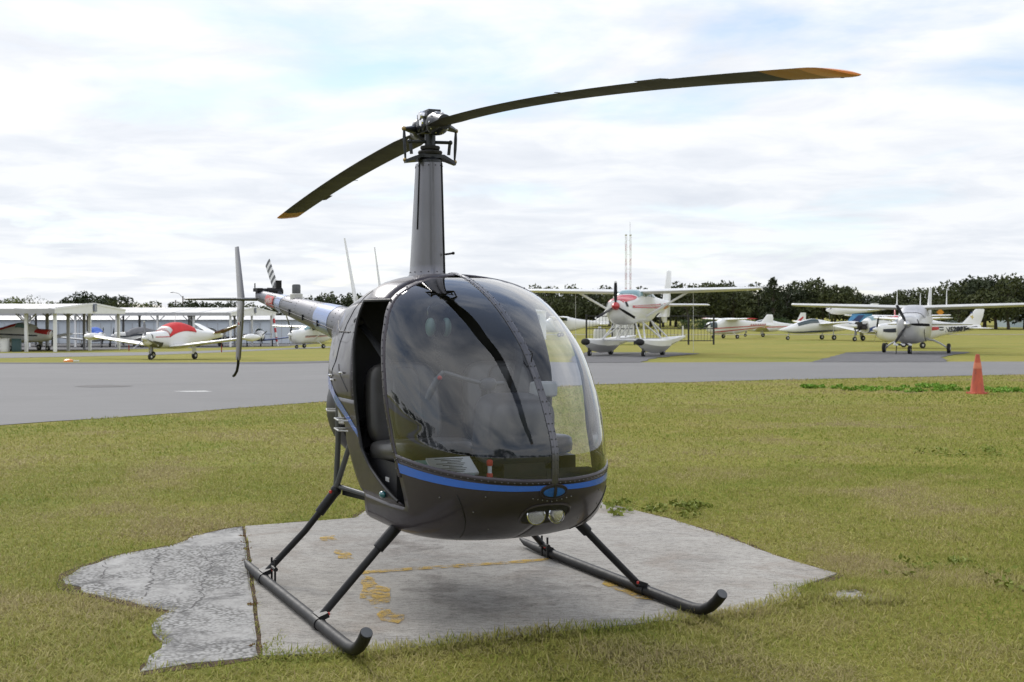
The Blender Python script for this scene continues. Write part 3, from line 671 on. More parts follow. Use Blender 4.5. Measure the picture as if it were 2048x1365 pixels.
# ------------------------------------------------ tail
def tcz(x): return 1.435+(-x-1.2)*.0925
def tcr(x): return .135-(-x-1.2)*.0285
tcx = np.linspace(-1.15, -4.22, 24)
tring = lambda x, o=0.: [(x, (tcr(x)+o)*math.cos(a), tcz(x)+(tcr(x)+o)*1.05*math.sin(a)) for a in (2*PI*k/32 for k in range(32))]
tail = G().loft([tring(x) for x in tcx]).build('tail_cone', 'paint_tail', heli, 50)
for xa, xb in ((-3.28, -3.46), (-1.75, -2.15)):
    G().loft([tring(x, .002) for x in np.linspace(xa, xb, 5)], (False, False)).build('tail_band', 'tail_blue', tail, 60)
g = G()
for x in (-1.62, -2.28, -2.75, -3.22, -3.72):
    for k in range(26):
        a = 2*PI*k/26; g.ball((x, (tcr(x)+.001)*math.cos(a), tcz(x)+(tcr(x)+.001)*1.05*math.sin(a)), .0035, 5, 4)
tag(g.build('tail_rivets', 'frame_metal', tail), kind='stuff')
G().tube([(x, -tcr(x)-.004, tcz(x)-.02) for x in np.linspace(-1.5, -3.7, 12)], .004, 6).build('control_cable', 'black_metal', tail)
G().tube([(x, -tcr(x)*.8, tcz(x)+tcr(x)*.66) for x in np.linspace(-2.9, -3.8, 6)], .0025, 5).build('wire', 'black_metal', tail)
for k in range(3):
    x = -2.0-.45*k; G().box((x, -tcr(x)-.004, tcz(x)-.02), (.016, .012, .045)).build('cable_bracket', 'black_metal', tail)
lab = G().grid([[(x, -(tcr(x)+.004)*math.cos(a), tcz(x)+(tcr(x)+.004)*1.05*math.sin(a)) for a in np.linspace(-.55, .75, 7)] for x in np.linspace(-3.52, -3.82, 8)]).build('warning_label', 'bead_red', tail, 60)
M = Matrix.Translation((-3.67, -tcr(-3.67)-.0065, tcz(-3.67)+.006)) @ Matrix.Rotation(R(90), 4, 'X') @ Matrix.Rotation(R(2.5), 4, 'Z')
text_obj('label_text', 'DANGER', .062, 'paper_white', lab, M, .0006)
G().tube([(-3.52, -tcr(-3.5)-.005, tcz(-3.5)-.055), (-3.82, -tcr(-3.8)-.004, tcz(-3.8)-.047)], .0035, 4).tube([(-3.52, -tcr(-3.5)+.025, tcz(-3.5)+.062), (-3.82, -tcr(-3.8)+.022, tcz(-3.8)+.052)], .003, 4).build('label_border', 'paper_white', lab)
bc = empty('beacon', (-3.02, 0, tcz(-3.02)+tcr(-3.02))); bc.parent = heli
G().lathe([(.050, -.012), (.050, .03), (.044, .035)], seg=20).build('beacon_base', 'white_dull', bc); G().lathe([(.034, .035), (.034, .10), (.028, .108), (.01, .110)], seg=20).build('beacon_lens', 'tube_grey', bc)
G().box((-4.23, 0, tcz(-4.24)+.0), (.09, .08, .08)).lathe([(.038, 0), (.038, .12), (.025, .14)], axis='y', o=(-4.28, -.01, tcz(-4.28)+.03), seg=18).box((-4.22, -.03, tcz(-4.2)+.06), (.16, .05, .03)).tube([(-4.25, -.05, tcz(-4.2)+.05), (-4.25, -.05, tcz(-4.2)+.12)], .006, 6).build('tail_gearbox', 'black_metal', heli, 40)
def surf(name, secs, mat, parent, vert=False):
    rings = []
    for (xle, sp_, h_, ch, th) in secs:
        rg = []
        for (x, y) in AF: rg.append((xle-x*ch, sp_+(y*ch*th if vert else 0), h_) if vert else (xle-x*ch, sp_, h_+y*ch*th))
        rings.append(rg)
    return G().loft(rings).build(name, mat, parent, 50)
surf('horizontal_stabilizer', [(-4.22, -.03, 1.69, .26, 1.0), (-4.26, -.40, 1.69, .24, .9), (-4.30, -.63, 1.69, .19, .8), (-4.32, -.645, 1.69, .14, .5)], 'tube_grey', heli)
vf = surf('vertical_fin', [(-4.52, -.135, 2.17, .16, .9), (-4.44, -.135, 2.0, .21, .9), (-4.30, -.135, 1.70, .28, .9), (-4.36, -.135, 1.45, .25, .9), (-4.46, -.135, 1.16, .20, .9), (-4.48, -.135, 1.14, .16, .6)], 'paint_silver', heli, True)
G().box((-4.44, -.152, 1.47), (.07, .004, .04)).build('fin_sticker', 'paper_white', vf); G().box((-4.44, -.1545, 1.472), (.045, .003, .022)).build('fin_sticker', 'bead_red', vf)
G().tube([(-4.54, -.135, 1.17), (-4.56, -.135, 1.10), (-4.60, -.137, 1.04), (-4.66, -.145, 1.00), (-4.69, -.15, .99)], .013, 8).build('tail_stinger', 'black_metal', heli)
# tail rotor (left side)
tr_ = empty('tail_rotor', (-4.20, .15, tcz(-4.2)+.045)); tr_.parent = heli
for k, dirn in enumerate((1, -1)):
    d = Vector((-.78, 0, .62)).normalized()*dirn; e = Vector((d.z, 0, -d.x))
    for j in range(9):
        r0, r1 = .10+j*.041, .10+(j+1)*.041; rings = []
        for r_ in (r0, r1):
            ch = .085 if r_ > .14 else .06; rings.append([tuple(d*r_+e*((.25-x)*ch)+Vector((0, y*ch*1.0+.03*(.25-x)*ch/.1, 0))) for x, y in AF])
        G().loft(rings).build('tail_blade_band', ('white_paint', 'tube_grey')[j % 2 == 0], tr_, 50)
    G().tube([tuple(d*.0), tuple(d*.12)], [.03, .02], 10).build('tail_blade_root', 'hub_metal', tr_)
G().lathe([(.035, -.10), (.035, .03), (.02, .04)], axis='y', seg=14).box((0, .0, .05), (.03, .05, .10)).build('tail_rotor_hub', 'black_metal', tr_)
# antennas
def antenna(b, t_, r0):
    a = empty('antenna', b); a.parent = heli; v = Vector(t_)-Vector(b)
    G().loft([[(x*s_, y*s_, -.02+.10*u) for x, y in ((.055, 0), (.0, .014), (-.055, 0), (0, -.014))] for u, s_ in ((0, 1), (.4, .75), (1, .45))]).build('antenna_base', 'white_dull', a)
    G().tube([tuple(v*u) for u in (.05, .35, 1)], [r0, r0*.75, r0*.4], 8).build('antenna_rod', 'white_paint', a)
antenna((-1.42, 0, 1.60), (-1.70, 0, 2.09), .016); antenna((-.98, .03, 1.655), (-1.12, .03, 2.0), .010)
# ------------------------------------------------ landing gear
for s_ in (-1, 1):
    yk = .925*s_; z0 = .031
    pts = [(-.74, yk, z0+.02), (-.66, yk, z0+.006), (-.45, yk, z0), (.4, yk, z0), (1.28, yk, z0), (1.40, yk, z0+.003), (1.48, yk, z0+.016), (1.545, yk, z0+.045), (1.60, yk, z0+.085), (1.645, yk, z0+.128)]
    sk = G().tube(pts, [.010, .023]+[.0285]*8, 18).build('skid', 'black_skid', heli)
    G().lathe([(.026, 0), (.026, .004)], seg=18).build('skid_cap', 'tube_grey', sk); o = [x for x in bpy.data.objects if x.name.startswith('skid_cap')][-1]; o.location = (1.646, yk, z0+.129); o.rotation_euler = (0, R(44), 0)
    for x in (-.31, .86):
        sdl = G().lathe([(.033, -.05), (.033, .05)], axis='x', o=(x, yk, z0), seg=16).box((x, yk-.02*s_, z0+.035), (.11, .05, .025), (R(-20)*s_, 0, 0)).build('skid_clamp', 'black_metal', sk)
        G().ball((x+.035, yk-.045*s_, z0+.045), .010, 6, 4).build('witness_paint', 'bead_red', sk)
    G().box((-.30, yk+.055*s_*-1, z0+.05), (.010, .010, .13)).box((-.22, yk-.055*s_, z0+.05), (.010, .010, .13)).tube([(-.32, yk-.055*s_, z0+.06), (-.20, yk-.055*s_, z0+.06)], .013, 8).build('wheel_bracket', 'black_metal', sk)
    # struts
    st = G().tube([(.855, .91*s_, z0+.02), (.835, .70*s_, .262), (.825, .56*s_, .405)], [.020, .020, .020], 14).build('front_strut', 'black_metal', heli)
    G().tube([(.827, .60*s_, .366), (.818, .42*s_, .545)], [.030, .031], 12).build('strut_sleeve', 'black_metal', st); G().ball((.83, .43*s_, .50), (.05, .03, .035), 10, 6).build('strut_foot', 'black_metal', st)
    st = G().tube([(-.305, .91*s_, z0+.02), (-.27, .68*s_, .29), (-.25, .54*s_, .465)], [.019, .019, .019], 14).build('rear_strut', 'black_metal', heli)
    G().tube([(-.256, .60*s_, .39), (-.245, .49*s_, .53)], [.029, .029], 12).build('strut_sleeve', 'black_metal', st); G().ball((-.245, .50*s_, .52), .034, 10, 6).build('elbow', 'black_metal', st)
    G().ball((-.235, .535*s_, .515), .012, 6, 4).build('witness_paint', 'bead_red', st)
    G().tube([(-.245, .50*s_, .53), (-.20, .50*s_, .80), (-.19, .50*s_, 1.10)], .0165, 10).build('frame_tube', 'tube_grey', heli)
    G().tube([(-.245, .50*s_, .53), (-.02, .47*s_, .85), (.08, .46*s_, .96)], .0165, 10).build('frame_tube', 'tube_grey', heli)
    G().tube([(-.235, .49*s_, .545), (.10, .38*s_, .52), (.45, .30*s_, .51)], .014, 10).build('frame_tube', 'tube_grey', heli)
    G().prism([(-.22, .495), (.30, .485), (.30, .505), (-.22, .535)], lambda p: (p[0], (.47-.25*(p[0]+.22))*s_, p[1]), lambda p: (p[0], (.455-.25*(p[0]+.22))*s_, p[1])).build('frame_gusset', 'black_metal', heli)
# engine, scroll, muffler
eng = empty('engine', (0, 0, 0)); eng.parent = heli
G().lathe([(.10, -.78), (.30, -.76), (.36, -.72), (.36, -.62), (.33, -.58), (.12, -.57)], axis='x', o=(0, -.06, .98), seg=36).build('fan_scroll', 'scroll_grey', eng)
G().box((-.20, 0, 1.02), (.5, .55, .22)).box((-.35, 0, 1.25), (.5, .6, .3)).build('crankcase', 'engine_dark', eng)
for y in (-.38, .38):
    for x in (-.02, -.26): G().box((x, y, 1.0), (.16, .16, .14)).tube([(x, y, .95), (x-.02, y*.9, .90), (x-.1, y*.8, .88)], .02, 8).build('cylinder_head', 'engine_dark', eng)
G().tube([(-.34, -.30, .90), (.02, -.36, .90), (.04, -.2, .90)], .05, 12).build('muffler', 'muffler', eng)
G().tube([(-.07, -.50, 1.02), (-.05, -.50, .93)], .04, 10).build('air_hose', 'muffler', eng)
G().tube([(-.45, -.40, .98), (-.44, -.50, .985), (-.36, -.52, .98), (-.34, -.42, .975)], .006, 6).build('scroll_wire', 'white_dull', eng)
for z in np.linspace(.93, .97, 2): G().tube([(.18, -.47, z), (.22, -.50, z-.02)], .02, 8).build('exhaust_stub', 'black_metal', eng)
# ------------------------------------------------ cabin interior
zs = np.linspace(.98, 1.77, 24); pr = [(rear(.10, (z-.4)/1.384, -.014).y, z) for z in zs]; pl = [(-y, z) for y, z in pr]+pr[::-1]
G().prism(pl, lambda p: (.09, p[0], p[1]), lambda p: (.11, p[0], p[1])).build('firewall', 'interior_black', heli, 30)
lb_ = [(interp(z, XLOW)+.012, row(z)[1]-.012, z) for z in (.57, .60, .628, .695, .784, .86, .93, .985)]
G().grid([[(x, -y, z), (x, 0, z), (x, y, z)] for x, y, z in lb_]).build('rear_bulkhead', 'interior_black', heli, 40, solid=.01)
G().grid([[(.20, -.55, .985), (.20, .55, .985)], [(.09, -.54, .985), (.09, .54, .985)]]).build('bulkhead_shelf', 'interior_black', heli, 40, solid=.01)
fl = [(S(.56, a).x-.02, S(.56, a).y) for a in np.linspace(0, PI/2, 14)]+[(.62, .53)]; fl = fl+[(x, -y) for x, y in fl[::-1][:-1]]
G().prism([(x, y*.97) for x, y in fl], lambda p: (p[0], p[1], .55), lambda p: (p[0], p[1], .565)).build('cabin_floor', 'carpet', heli, 30)
tr2 = [(S(.75, a).x-.02, S(.75, a).y*.97) for a in np.linspace(0, R(62), 12)]; tr2 = tr2+[(1.02, tr2[-1][1])]; tr2 = tr2+[(x, -y) for x, y in tr2[::-1][:-1]]
G().prism(tr2, lambda p: (p[0], p[1], .735), lambda p: (p[0], p[1], .75)).build('nose_tray', 'carpet', heli, 30)
def rbox(c, d, n=4., taper=1., rot=None, crown=.0):
    """soft cushion: superellipsoid"""
    rings = []
    for i in range(1, 12):
        a = -PI/2+PI*i/12; ca, sa = abs(math.cos(a))**(2/n), math.copysign(abs(math.sin(a))**(2/n), math.sin(a))
        rings.append([Vector((d[0]/2*ca*math.copysign(abs(math.cos(b))**(2/n), math.cos(b)), d[1]/2*ca*math.copysign(abs(math.sin(b))**(2/n), math.sin(b))*(1+(taper-1)*(sa+1)/2), d[2]/2*sa)) for b in (2*PI*k/24 for k in range(24))])
    m = Euler(rot).to_matrix() if rot else Matrix.Identity(3); g = G(); g.loft([[tuple(m @ p+Vector(c)) for p in r] for r in rings]); return g
for s_ in (-1, 1):
    se = empty('seat', (0, 0, 0)); se.parent = heli; y = .29*s_
    rbox((.33, y, 1.06), (.13, .44, .46), 4.5, .92, (0, R(-12), 0)).build('seat_back', 'seat_leather', se, 60)
    rbox((.395, y, 1.07), (.06, .17, .40), 4., .95, (0, R(-12), 0)).build('back_panel', 'seat_leather', se, 60)
    rbox((.62, y, .835), (.58, .46, .12), 4.5, 1, (0, R(-5), 0)).build('seat_cushion', 'seat_leather', se, 60)
    G().prism([(.86, .566), (.86, .795), (.30, .795), (.38, .70), (.47, .62), (.50, .566)], lambda p: (p[0], y-.22, p[1]), lambda p: (p[0], y+.22, p[1])).build('seat_box', 'interior_black', se, 30)
    G().box((.72, y-.222*s_*-1, .70), (.055, .003, .022)).build('placard', 'white_dull', se)
    G().tube([(.13, y+.17*s_*1., .79), (.47, y+.20*s_, .85)], .012, 6).build('collective_lever', 'black_metal', se)
    # shoulder belt
    P = [[(x, yy+dy, z) for dy in (-.022, .022)] for x, yy, z in ((.15, .47*s_, 1.50), (.27, .43*s_, 1.40), (.40, .39*s_, 1.28), (.46, .32*s_, 1.10), (.50, .24*s_, .95))]
    G().grid(P).build('shoulder_belt', 'belt', se, 60, solid=.003); G().ball((.14, .48*s_, 1.51), (.02, .03, .03), 10, 6).build('belt_reel', 'interior_black', se)
    for k in range(2): G().tube([(.98+.0, (.16+.22*k)*s_, .57), (1.10, (.16+.22*k)*s_, .70), (1.14, (.13+.22*k)*s_, .73), (1.14, (.21+.22*k)*s_, .73)], .010, 6).build('pedal', 'chrome', heli)
ic = empty('instrument_console', (0, 0, 0)); ic.parent = heli
rbox((1.17, .0, .97), (.30, .38, .36), 5., .92, (0, R(8), 0)).build('instrument_pod', 'console_grey', ic, 60)
G().loft([[(1.17+.13*sx*k, .11*sy*k, z) for sx, sy in ((1, 1), (-1, 1), (-1, -1), (1, -1))] for z, k in ((.56, 1.25), (.82, 1.0))]).build('pedestal', 'interior_black', ic, 30)
for (y, z) in ((-.10, 1.06), (0, 1.06), (.10, 1.06), (-.10, .95), (0, .95), (.10, .95)): G().lathe([(.042, 0), (.044, -.008), (.038, -.010)], axis='x', o=(1.015-.0*z, y, z), seg=18).build('gauge', 'black_metal', ic)
rbox((1.10, .20, 1.17), (.09, .13, .08), 6).build('compass_radio', 'white_dull', ic, 60)
cy_ = empty('cyclic', (0, 0, 0)); cy_.parent = heli
G().tube([(.80, .0, .57), (.80, .0, 1.0), (.80, 0, 1.17)], .018, 10).build('cyclic_post', 'black_metal', cy_)
rbox((.82, .01, 1.185), (.07, .09, .07), 3).build('cyclic_pivot', 'console_grey', cy_, 60)
G().tube([(.82, .10, 1.19), (.82, 0, 1.185), (.82, -.12, 1.215), (.815, -.21, 1.245), (.81, -.235, 1.25)], .012, 10).build('cyclic_bar', 'tube_grey', cy_)
G().tube([(.81, -.232, 1.255), (.80, -.265, 1.215), (.79, -.30, 1.15), (.785, -.315, 1.11)], [.014, .019, .020, .016], 10).build('cyclic_grip', 'tube_grey', cy_); G().ball((.825, -.262, 1.225), .013, 8, 6).build('grip_switch', 'bead_red', cy_)
# headset hanging from the roof
hs = empty('headset', (.477*0, 0, 0)); hs.location = heli.matrix_basis @ Vector((.62, -.19, 1.50)); hs.location = Matrix.Translation((-.477, 7.373, .0105)) @ (Matrix.Rotation(HANG, 4, 'Z') @ Vector((.62, -.19, 1.485))); hs.rotation_euler = (0, 0, HANG)
tag(hs, 'pale green headset hanging inside the helicopter cabin behind the windshield', 'headset')
for s_ in (-1, 1):
    G().ball((0, .045*s_, 0), (.042, .026, .052), 16, 10).build('ear_cup', 'headset_green', hs); G().ball((.0, .022*s_, 0), (.036, .012, .045), 14, 8).build('ear_pad', 'black_metal', hs)
    G().tube([(0, .055*s_, .05), (0, .062*s_, .085), (0, .058*s_, .11)], .003, 6).tube([(0, .050*s_, .115), (0, .062*s_, .09)], .003, 5).build('yoke_wire', 'chrome', hs)
G().tube([(0, .055*math.cos(a), .05+.075*math.sin(a)) for a in np.linspace(0, PI, 14)], .007, 8).build('headband', 'black_metal', hs)
G().tube([(.01*math.cos(k*1.1), -.02+.012*math.sin(k*1.1)+.0007*k, -.05-.0035*k) for k in range(60)], .0028, 5).build('coiled_cord', 'black_metal', hs)
G().tube([(0, 0, .12), (-.03, 0, .22)], .003, 5).build('hanger_cord', 'black_metal', hs)
def in_heli(x, y, z): return Matrix.Translation((-.477, 7.373, .0105)) @ (Matrix.Rotation(HANG, 4, 'Z') @ Vector((x, y, z)))
bk = empty('chart_book', in_heli(1.10, -.345, .752), HANG+R(-8)); tag(bk, 'open white checklist pages lying on a teal folder inside the nose', 'book')
G().box((0, .0, .035), (.17, .27, .014), (0, R(22), 0)).build('folder', 'paper_teal', bk); G().box((.02, .035, .050), (.15, .23, .012), (0, R(26), R(6))).build('pages', 'paper_white', bk)
g = G()
for k in range(9): g.box((-.03+.013*k, .03+.01*(k % 3), .0815-.0064*k), (.005, .15-.04*(k % 3), .0012), (0, R(26), R(6)))
tag(g.build('print_lines', 'tube_grey', bk), kind='stuff')
ft = empty('fuel_tester', in_heli(1.33, -.20, .752), HANG); tag(ft, 'small red capped fuel sampler standing in the nose behind the windshield', 'fuel tester')
G().lathe([(.015, 0), (.015, .03), (.012, .034)], seg=12).build('base_cap', 'bead_red', ft); G().lathe([(.010, .034), (.010, .07)], seg=12).build('tube', 'paper_white', ft); G().lathe([(.014, .07), (.016, .09), (.012, .098), (.004, .10)], seg=12).build('top_cap', 'bead_red', ft)
# ================================================================ aircraft
def ring_se(x, zc, hw, hh, n, k=24, off=0.):
    return [(x, (hw+off)*math.copysign(abs(math.cos(a))**(2/n), math.cos(a)), zc+(hh+off)*math.copysign(abs(math.sin(a))**(2/n), math.sin(a))) for a in (2*PI*j/k for j in range(k))]
def fuselage(st, name, mat, parent, sub=3):
    rows = []
    for q in np.linspace(0, len(st)-1, (len(st)-1)*sub+1):
        x, zc_, hw, hh, n = crom(st, q); rows.append(ring_se(x, zc_, max(hw, .01), max(hh, .01), max(n, 1.8)))
    return G().loft(rows).build(name, mat, parent, 50)
def fpatch(st, x0, x1, a, b, off, nx=8, na=8):
    """patch of the fuselage skin; a and b are (angle at x0, angle at x1) in degrees, 0 = left side, 90 = top"""
    qs = np.linspace(0, len(st)-1, 200); xs = [crom(st, q)[0] for q in qs]; P = []
    for i in range(nx+1):
        u = i/nx; x = x0+(x1-x0)*u; q = float(np.interp(-x, [-v for v in xs], qs)); _, zc_, hw, hh, n = crom(st, q); r_ = []
        for j in range(na+1):
            an = R((a[0]+(a[1]-a[0])*u)*(1-j/na)+(b[0]+(b[1]-b[0])*u)*j/na)
            r_.append((x, (hw+off)*math.copysign(abs(math.cos(an))**(2/n), math.cos(an)), zc_+(hh+off)*math.copysign(abs(math.sin(an))**(2/n), math.sin(an))))
        P.append(r_)
    return P
AF2 = airfoil(7, .13)
def lift(name, secs, mat, parent, vert=False):
    rings = []
    for (xle, a, b, ch) in secs: rings.append([((xle-x*ch), a+(y*ch if vert else 0), b+(0 if vert else y*ch)) for x, y in AF2])
    return G().loft(rings).build(name, mat, parent, 45)
def wheel(p, r_, parent, wd=.14):
    w_ = empty('wheel', p); w_.parent = parent
    G().lathe([(r_*.55, -wd/2), (r_*.9, -wd/2), (r_, -wd/4), (r_, wd/4), (r_*.9, wd/2), (r_*.55, wd/2)], axis='y', seg=18).build('tyre', 'rubber', w_)
    G().lathe([(r_*.2, -wd/2-.01), (r_*.56, -wd/2+.01), (r_*.56, wd/2-.01), (r_*.2, wd/2+.01)], axis='y', seg=14).build('rim', 'white_dull', w_); return w_
def prop(x, z, r_, nb, ph, parent, bm_='black_metal', sm='white_paint', tip='white_paint', chord=.15):
    p = empty('propeller', (x, 0, z)); p.parent = parent
    G().lathe([(.17, -.12), (.165, .0), (.12, .16), (.05, .27), (.01, .30)], axis='x', seg=18).build('spinner', sm, p)
    for k in range(nb):
        a = ph+2*PI*k/nb; d = Vector((0, math.cos(a), math.sin(a))); e = Vector((0, -math.sin(a), math.cos(a))); X = Vector((1, 0, 0))
        def rg(rr, c, tw): 
            return [tuple(d*rr+(e*math.cos(tw)+X*math.sin(tw))*((.5-x_)*c)+(X*math.cos(tw)-e*math.sin(tw))*(y_*c*.8)) for x_, y_ in AF2]
        G().loft([rg(r_*u, chord*c, R(55-38*u)) for u, c in ((.12, .5), (.3, .95), (.55, 1.), (.8, .85), (.93, .72))]).build('propeller_blade', bm_, p, 50)
        G().loft([rg(r_*u, chord*c, R(55-38*u)) for u, c in ((.9301, .72), (.98, .6), (1., .35))]).build('blade_tip', tip, p, 50)
    return p
def zpatch(st, name, mat, parent, x0, x1, za, zb, off=.012, nx=14, nz=4):
    """straight painted band on the fuselage side between two lines given as (z at x0, z at x1)"""
    qs = np.linspace(0, len(st)-1, 300); xs = [crom(st, q)[0] for q in qs]; P = []
    for i in range(nx+1):
        u = i/nx; x = x0+(x1-x0)*u; q = float(np.interp(-x, [-v for v in xs], qs)); _, zc_, hw, hh, n = crom(st, q); r_ = []
        for j in range(nz+1):
            z = (za[0]+(za[1]-za[0])*u)*(1-j/nz)+(zb[0]+(zb[1]-zb[0])*u)*j/nz; t_ = min(abs(z-zc_)/hh, .995); r_.append((x, hw*(1-t_**n)**(1/n)+off, z))
        P.append(r_)
    for s_ in (1, -1): G().grid([[(x, y*s_, z) for x, y, z in r] for r in P]).build(name, mat, parent, 60)
def sym(f):
    for s_ in (-1, 1): f(s_)
def mirp(P, s_): return [[(x, y*s_, z) for x, y, z in r] for r in P]
def patch(st, name, mat, parent, x0, x1, a, b, off=.012, both=True, **k):
    P = fpatch(st, x0, x1, a, b, off, **k)
    for s_ in ((1, -1) if both else (1,)): G().grid(mirp(P, s_)).build(name, mat, parent, 60)
def place(name, label, x, y, fwd, scale=1., group=None, cat='aeroplane', dz=0):
    e = empty(name, (x, y, gz(x, y)+.014+dz), math.atan2(fwd[1], fwd[0]), scale); tag(e, label, cat, group); return e
CABIN = [(2.64, 1.30, .16, .18, 2.1), (2.52, 1.19, .44, .46, 2.5), (2.05, 1.11, .55, .64, 3), (1.45, 1.13, .60, .68, 3.2), (.95, 1.27, .62, .80, 3.4), (.3, 1.31, .63, .84, 3.6), (-.6, 1.31, .61, .83, 3.4), (-1.3, 1.31, .54, .73, 3), (-2.2, 1.34, .41, .53, 2.6), (-3.6, 1.40, .25, .33, 2.4), (-5.0, 1.46, .11, .19, 2.2), (-5.35, 1.47, .04, .12, 2)]
LOWST = [(2.45, 1.22, .14, .16, 2), (2.32, 1.19, .38, .34, 2.4), (1.7, 1.14, .48, .45, 2.6), (1.0, 1.14, .55, .51, 2.8), (.55, 1.27, .57, .66, 2.6), (-.3, 1.33, .57, .76, 2.6), (-1.2, 1.28, .51, .68, 2.6), (-2.2, 1.24, .37, .48, 2.4), (-3.6, 1.28, .21, .27, 2.2), (-4.8, 1.31, .09, .15, 2), (-5.0, 1.31, .04, .1, 2)]
def high_wing(e, st=CABIN, body='white_paint', wing_z=2.02, half=5.55, dih=.02, cr=1.65, ct=1.15, strut=True, fin_h=2.95, hz=1.36, sweep=1.05, tailm=None, gear='tube', wl='white_dull'):
    fuselage(st, 'fuselage', body, e)
    for s_ in (-1, 1):
        wg = lift('wing', [(.80, 0*s_, wing_z, cr), (.80, 2.4*s_, wing_z+2.4*dih*1.0, cr), (.62, (half-.25)*s_, wing_z+half*dih, ct), (.50, (half-.06)*s_, wing_z+half*dih+.02, ct*.85), (.30, half*s_, wing_z+half*dih+.02, ct*.45)], wl, e)
        G().box((-.62, 1.6*s_, wing_z+1.6*dih-.035), (.012, 2.6, .012)).build('flap_line', 'tube_grey', wg)
        lift('horizontal_stabilizer', [(-4.25, .0, hz, 1.05), (-4.35, 1.0*s_, hz, .95), (-4.55, 1.9*s_, hz, .70), (-4.65, 1.96*s_, hz, .45)], wl, e)
        if strut: G().tube([(.35, .58*s_, .80), (.40, 2.55*s_, wing_z+.02)], .045, 8).build('wing_strut', wl, e)
    lift('fin', [(-3.3, 0, 1.60, 1.95), (-3.95, 0, 1.80, 1.40), (-3.95-sweep*.5, 0, (1.8+fin_h)/2, 1.1), (-3.95-sweep, 0, fin_h, .72), (-4.05-sweep, 0, fin_h+.02, .5)], tailm or body, e, True)
    if gear:
        for s_ in (-1, 1):
            G().tube([(-.15, .40*s_, .62), (-.15, .75*s_, .58), (-.13, 1.08*s_, .42), (-.12, 1.34*s_, .24)], [.05, .045, .04, .035], 8).build('gear_leg', wl, e); wheel((-.12, 1.40*s_, .22), .22, e)
        G().tube([(1.85, 0, .55), (1.92, 0, .18)], .04, 8).build('nose_leg', 'white_dull', e); wheel((1.93, 0, .18), .18, e, .12)
def low_wing(e, st=LOWST, body='white_paint', half=4.9, wing='white_dull', vtail=False, fin_h=2.35, gear=True, tanks=False):
    fuselage(st, 'fuselage', body, e)
    for s_ in (-1, 1):
        lift('wing', [(.95, .2*s_, .72, 1.75), (.85, 1.2*s_, .80, 1.65), (.55, (half-.2)*s_, .72+half*.10, 1.05), (.35, half*s_, .74+half*.10, .6)], wing, e)
        if tanks: G().lathe([(.03, -.85), (.15, -.5), (.21, 0), (.20, .4), (.12, .75), (.02, .88)], axis='x', o=(.1, (half+.1)*s_, .74+half*.10), seg=16).build('tip_tank', wing, e)
        if vtail: lift('ruddervator', [(-3.75, .05*s_, 1.38, 1.0), (-4.05, .80*s_, 1.68, .8), (-4.40, 1.60*s_, 2.00, .5)], body if s_ > 0 else body, e)
        else: lift('horizontal_stabilizer', [(-4.0, 0, 1.36, .9), (-4.1, .9*s_, 1.36, .8), (-4.35, 1.7*s_, 1.36, .5)], wing, e)
        if gear:
            G().tube([(-.1, 1.45*s_, .80), (-.1, 1.47*s_, .20)], .055, 8).box((.02, 1.50*s_, .52), (.34, .03, .42)).build('gear_leg', wing, e); wheel((-.1, 1.45*s_, .22), .22, e)
    if not vtail: lift('fin', [(-3.4, 0, 1.42, 1.7), (-3.9, 0, 1.6, 1.2), (-4.5, 0, fin_h, .6)], body, e, True)
    if gear: G().tube([(1.95, 0, .85), (2.0, 0, .18)], .045, 8).box((1.9, 0, .62), (.22, .04, .3)).build('nose_leg', 'frame_metal', e); wheel((2.0, 0, .19), .19, e, .13)

# --- silver-white high-wing aeroplane seen from the front
a = place('silver_aeroplane', 'silver-white high-wing aeroplane facing the camera on the dark pad at right', 18.15, 56.7, (-.43, -.903))
high_wing(a, body='silver_skin', strut=False, sweep=.75, hz=1.27, dih=.028, fin_h=3.0)
prop(2.66, 1.31, 1.0, 3, R(118), a, sm='chrome_dull'); patch(CABIN, 'cowl_inlet', 'interior_black', a, 2.50, 2.46, (8, 8), (38, 38), .015); patch(CABIN, 'windshield_cover', 'cover_silver', a, 1.45, .55, (30, 12), (90, 90), .02)
G().lathe([(.06, 0), (.05, .05), (.02, .06)], axis='x', o=(2.42, .02, .82), seg=14).build('exhaust_port', 'interior_black', a)
for (x, y, hh) in ((.2, -.8, .75), (-.6, .1, .6), (-.9, 1.2, .8)): G().tube([(x, y, 2.05), (x-.08, y, 2.1+hh)], [.03, .010], 6).build('roof_antenna', 'white_paint', a)
G().tube([(1.7, .58, 1.1), (1.72, .62, .7), (1.68, .66, .55)], .015, 5).build('tow_cord', 'black_metal', a)
ch = empty('wheel_chock', (16.9, 54.3, gz(16.9, 54.3)+.016), R(20)); tag(ch, 'black and white striped tow bar lying under the silver aeroplane nose', 'tow bar')
for k in range(5): G().box((-.45+.18*k, 0, .42), (.18, .09, .07), (0, R(12), 0)).build('bar_band', ('white_paint', 'black_metal')[k % 2], ch)
G().tube([(-.4, 0, .40), (-.4, .05, .0)], .02, 6).tube([(.35, 0, .38), (.4, .05, .0)], .02, 6).build('bar_leg', 'black_metal', ch)

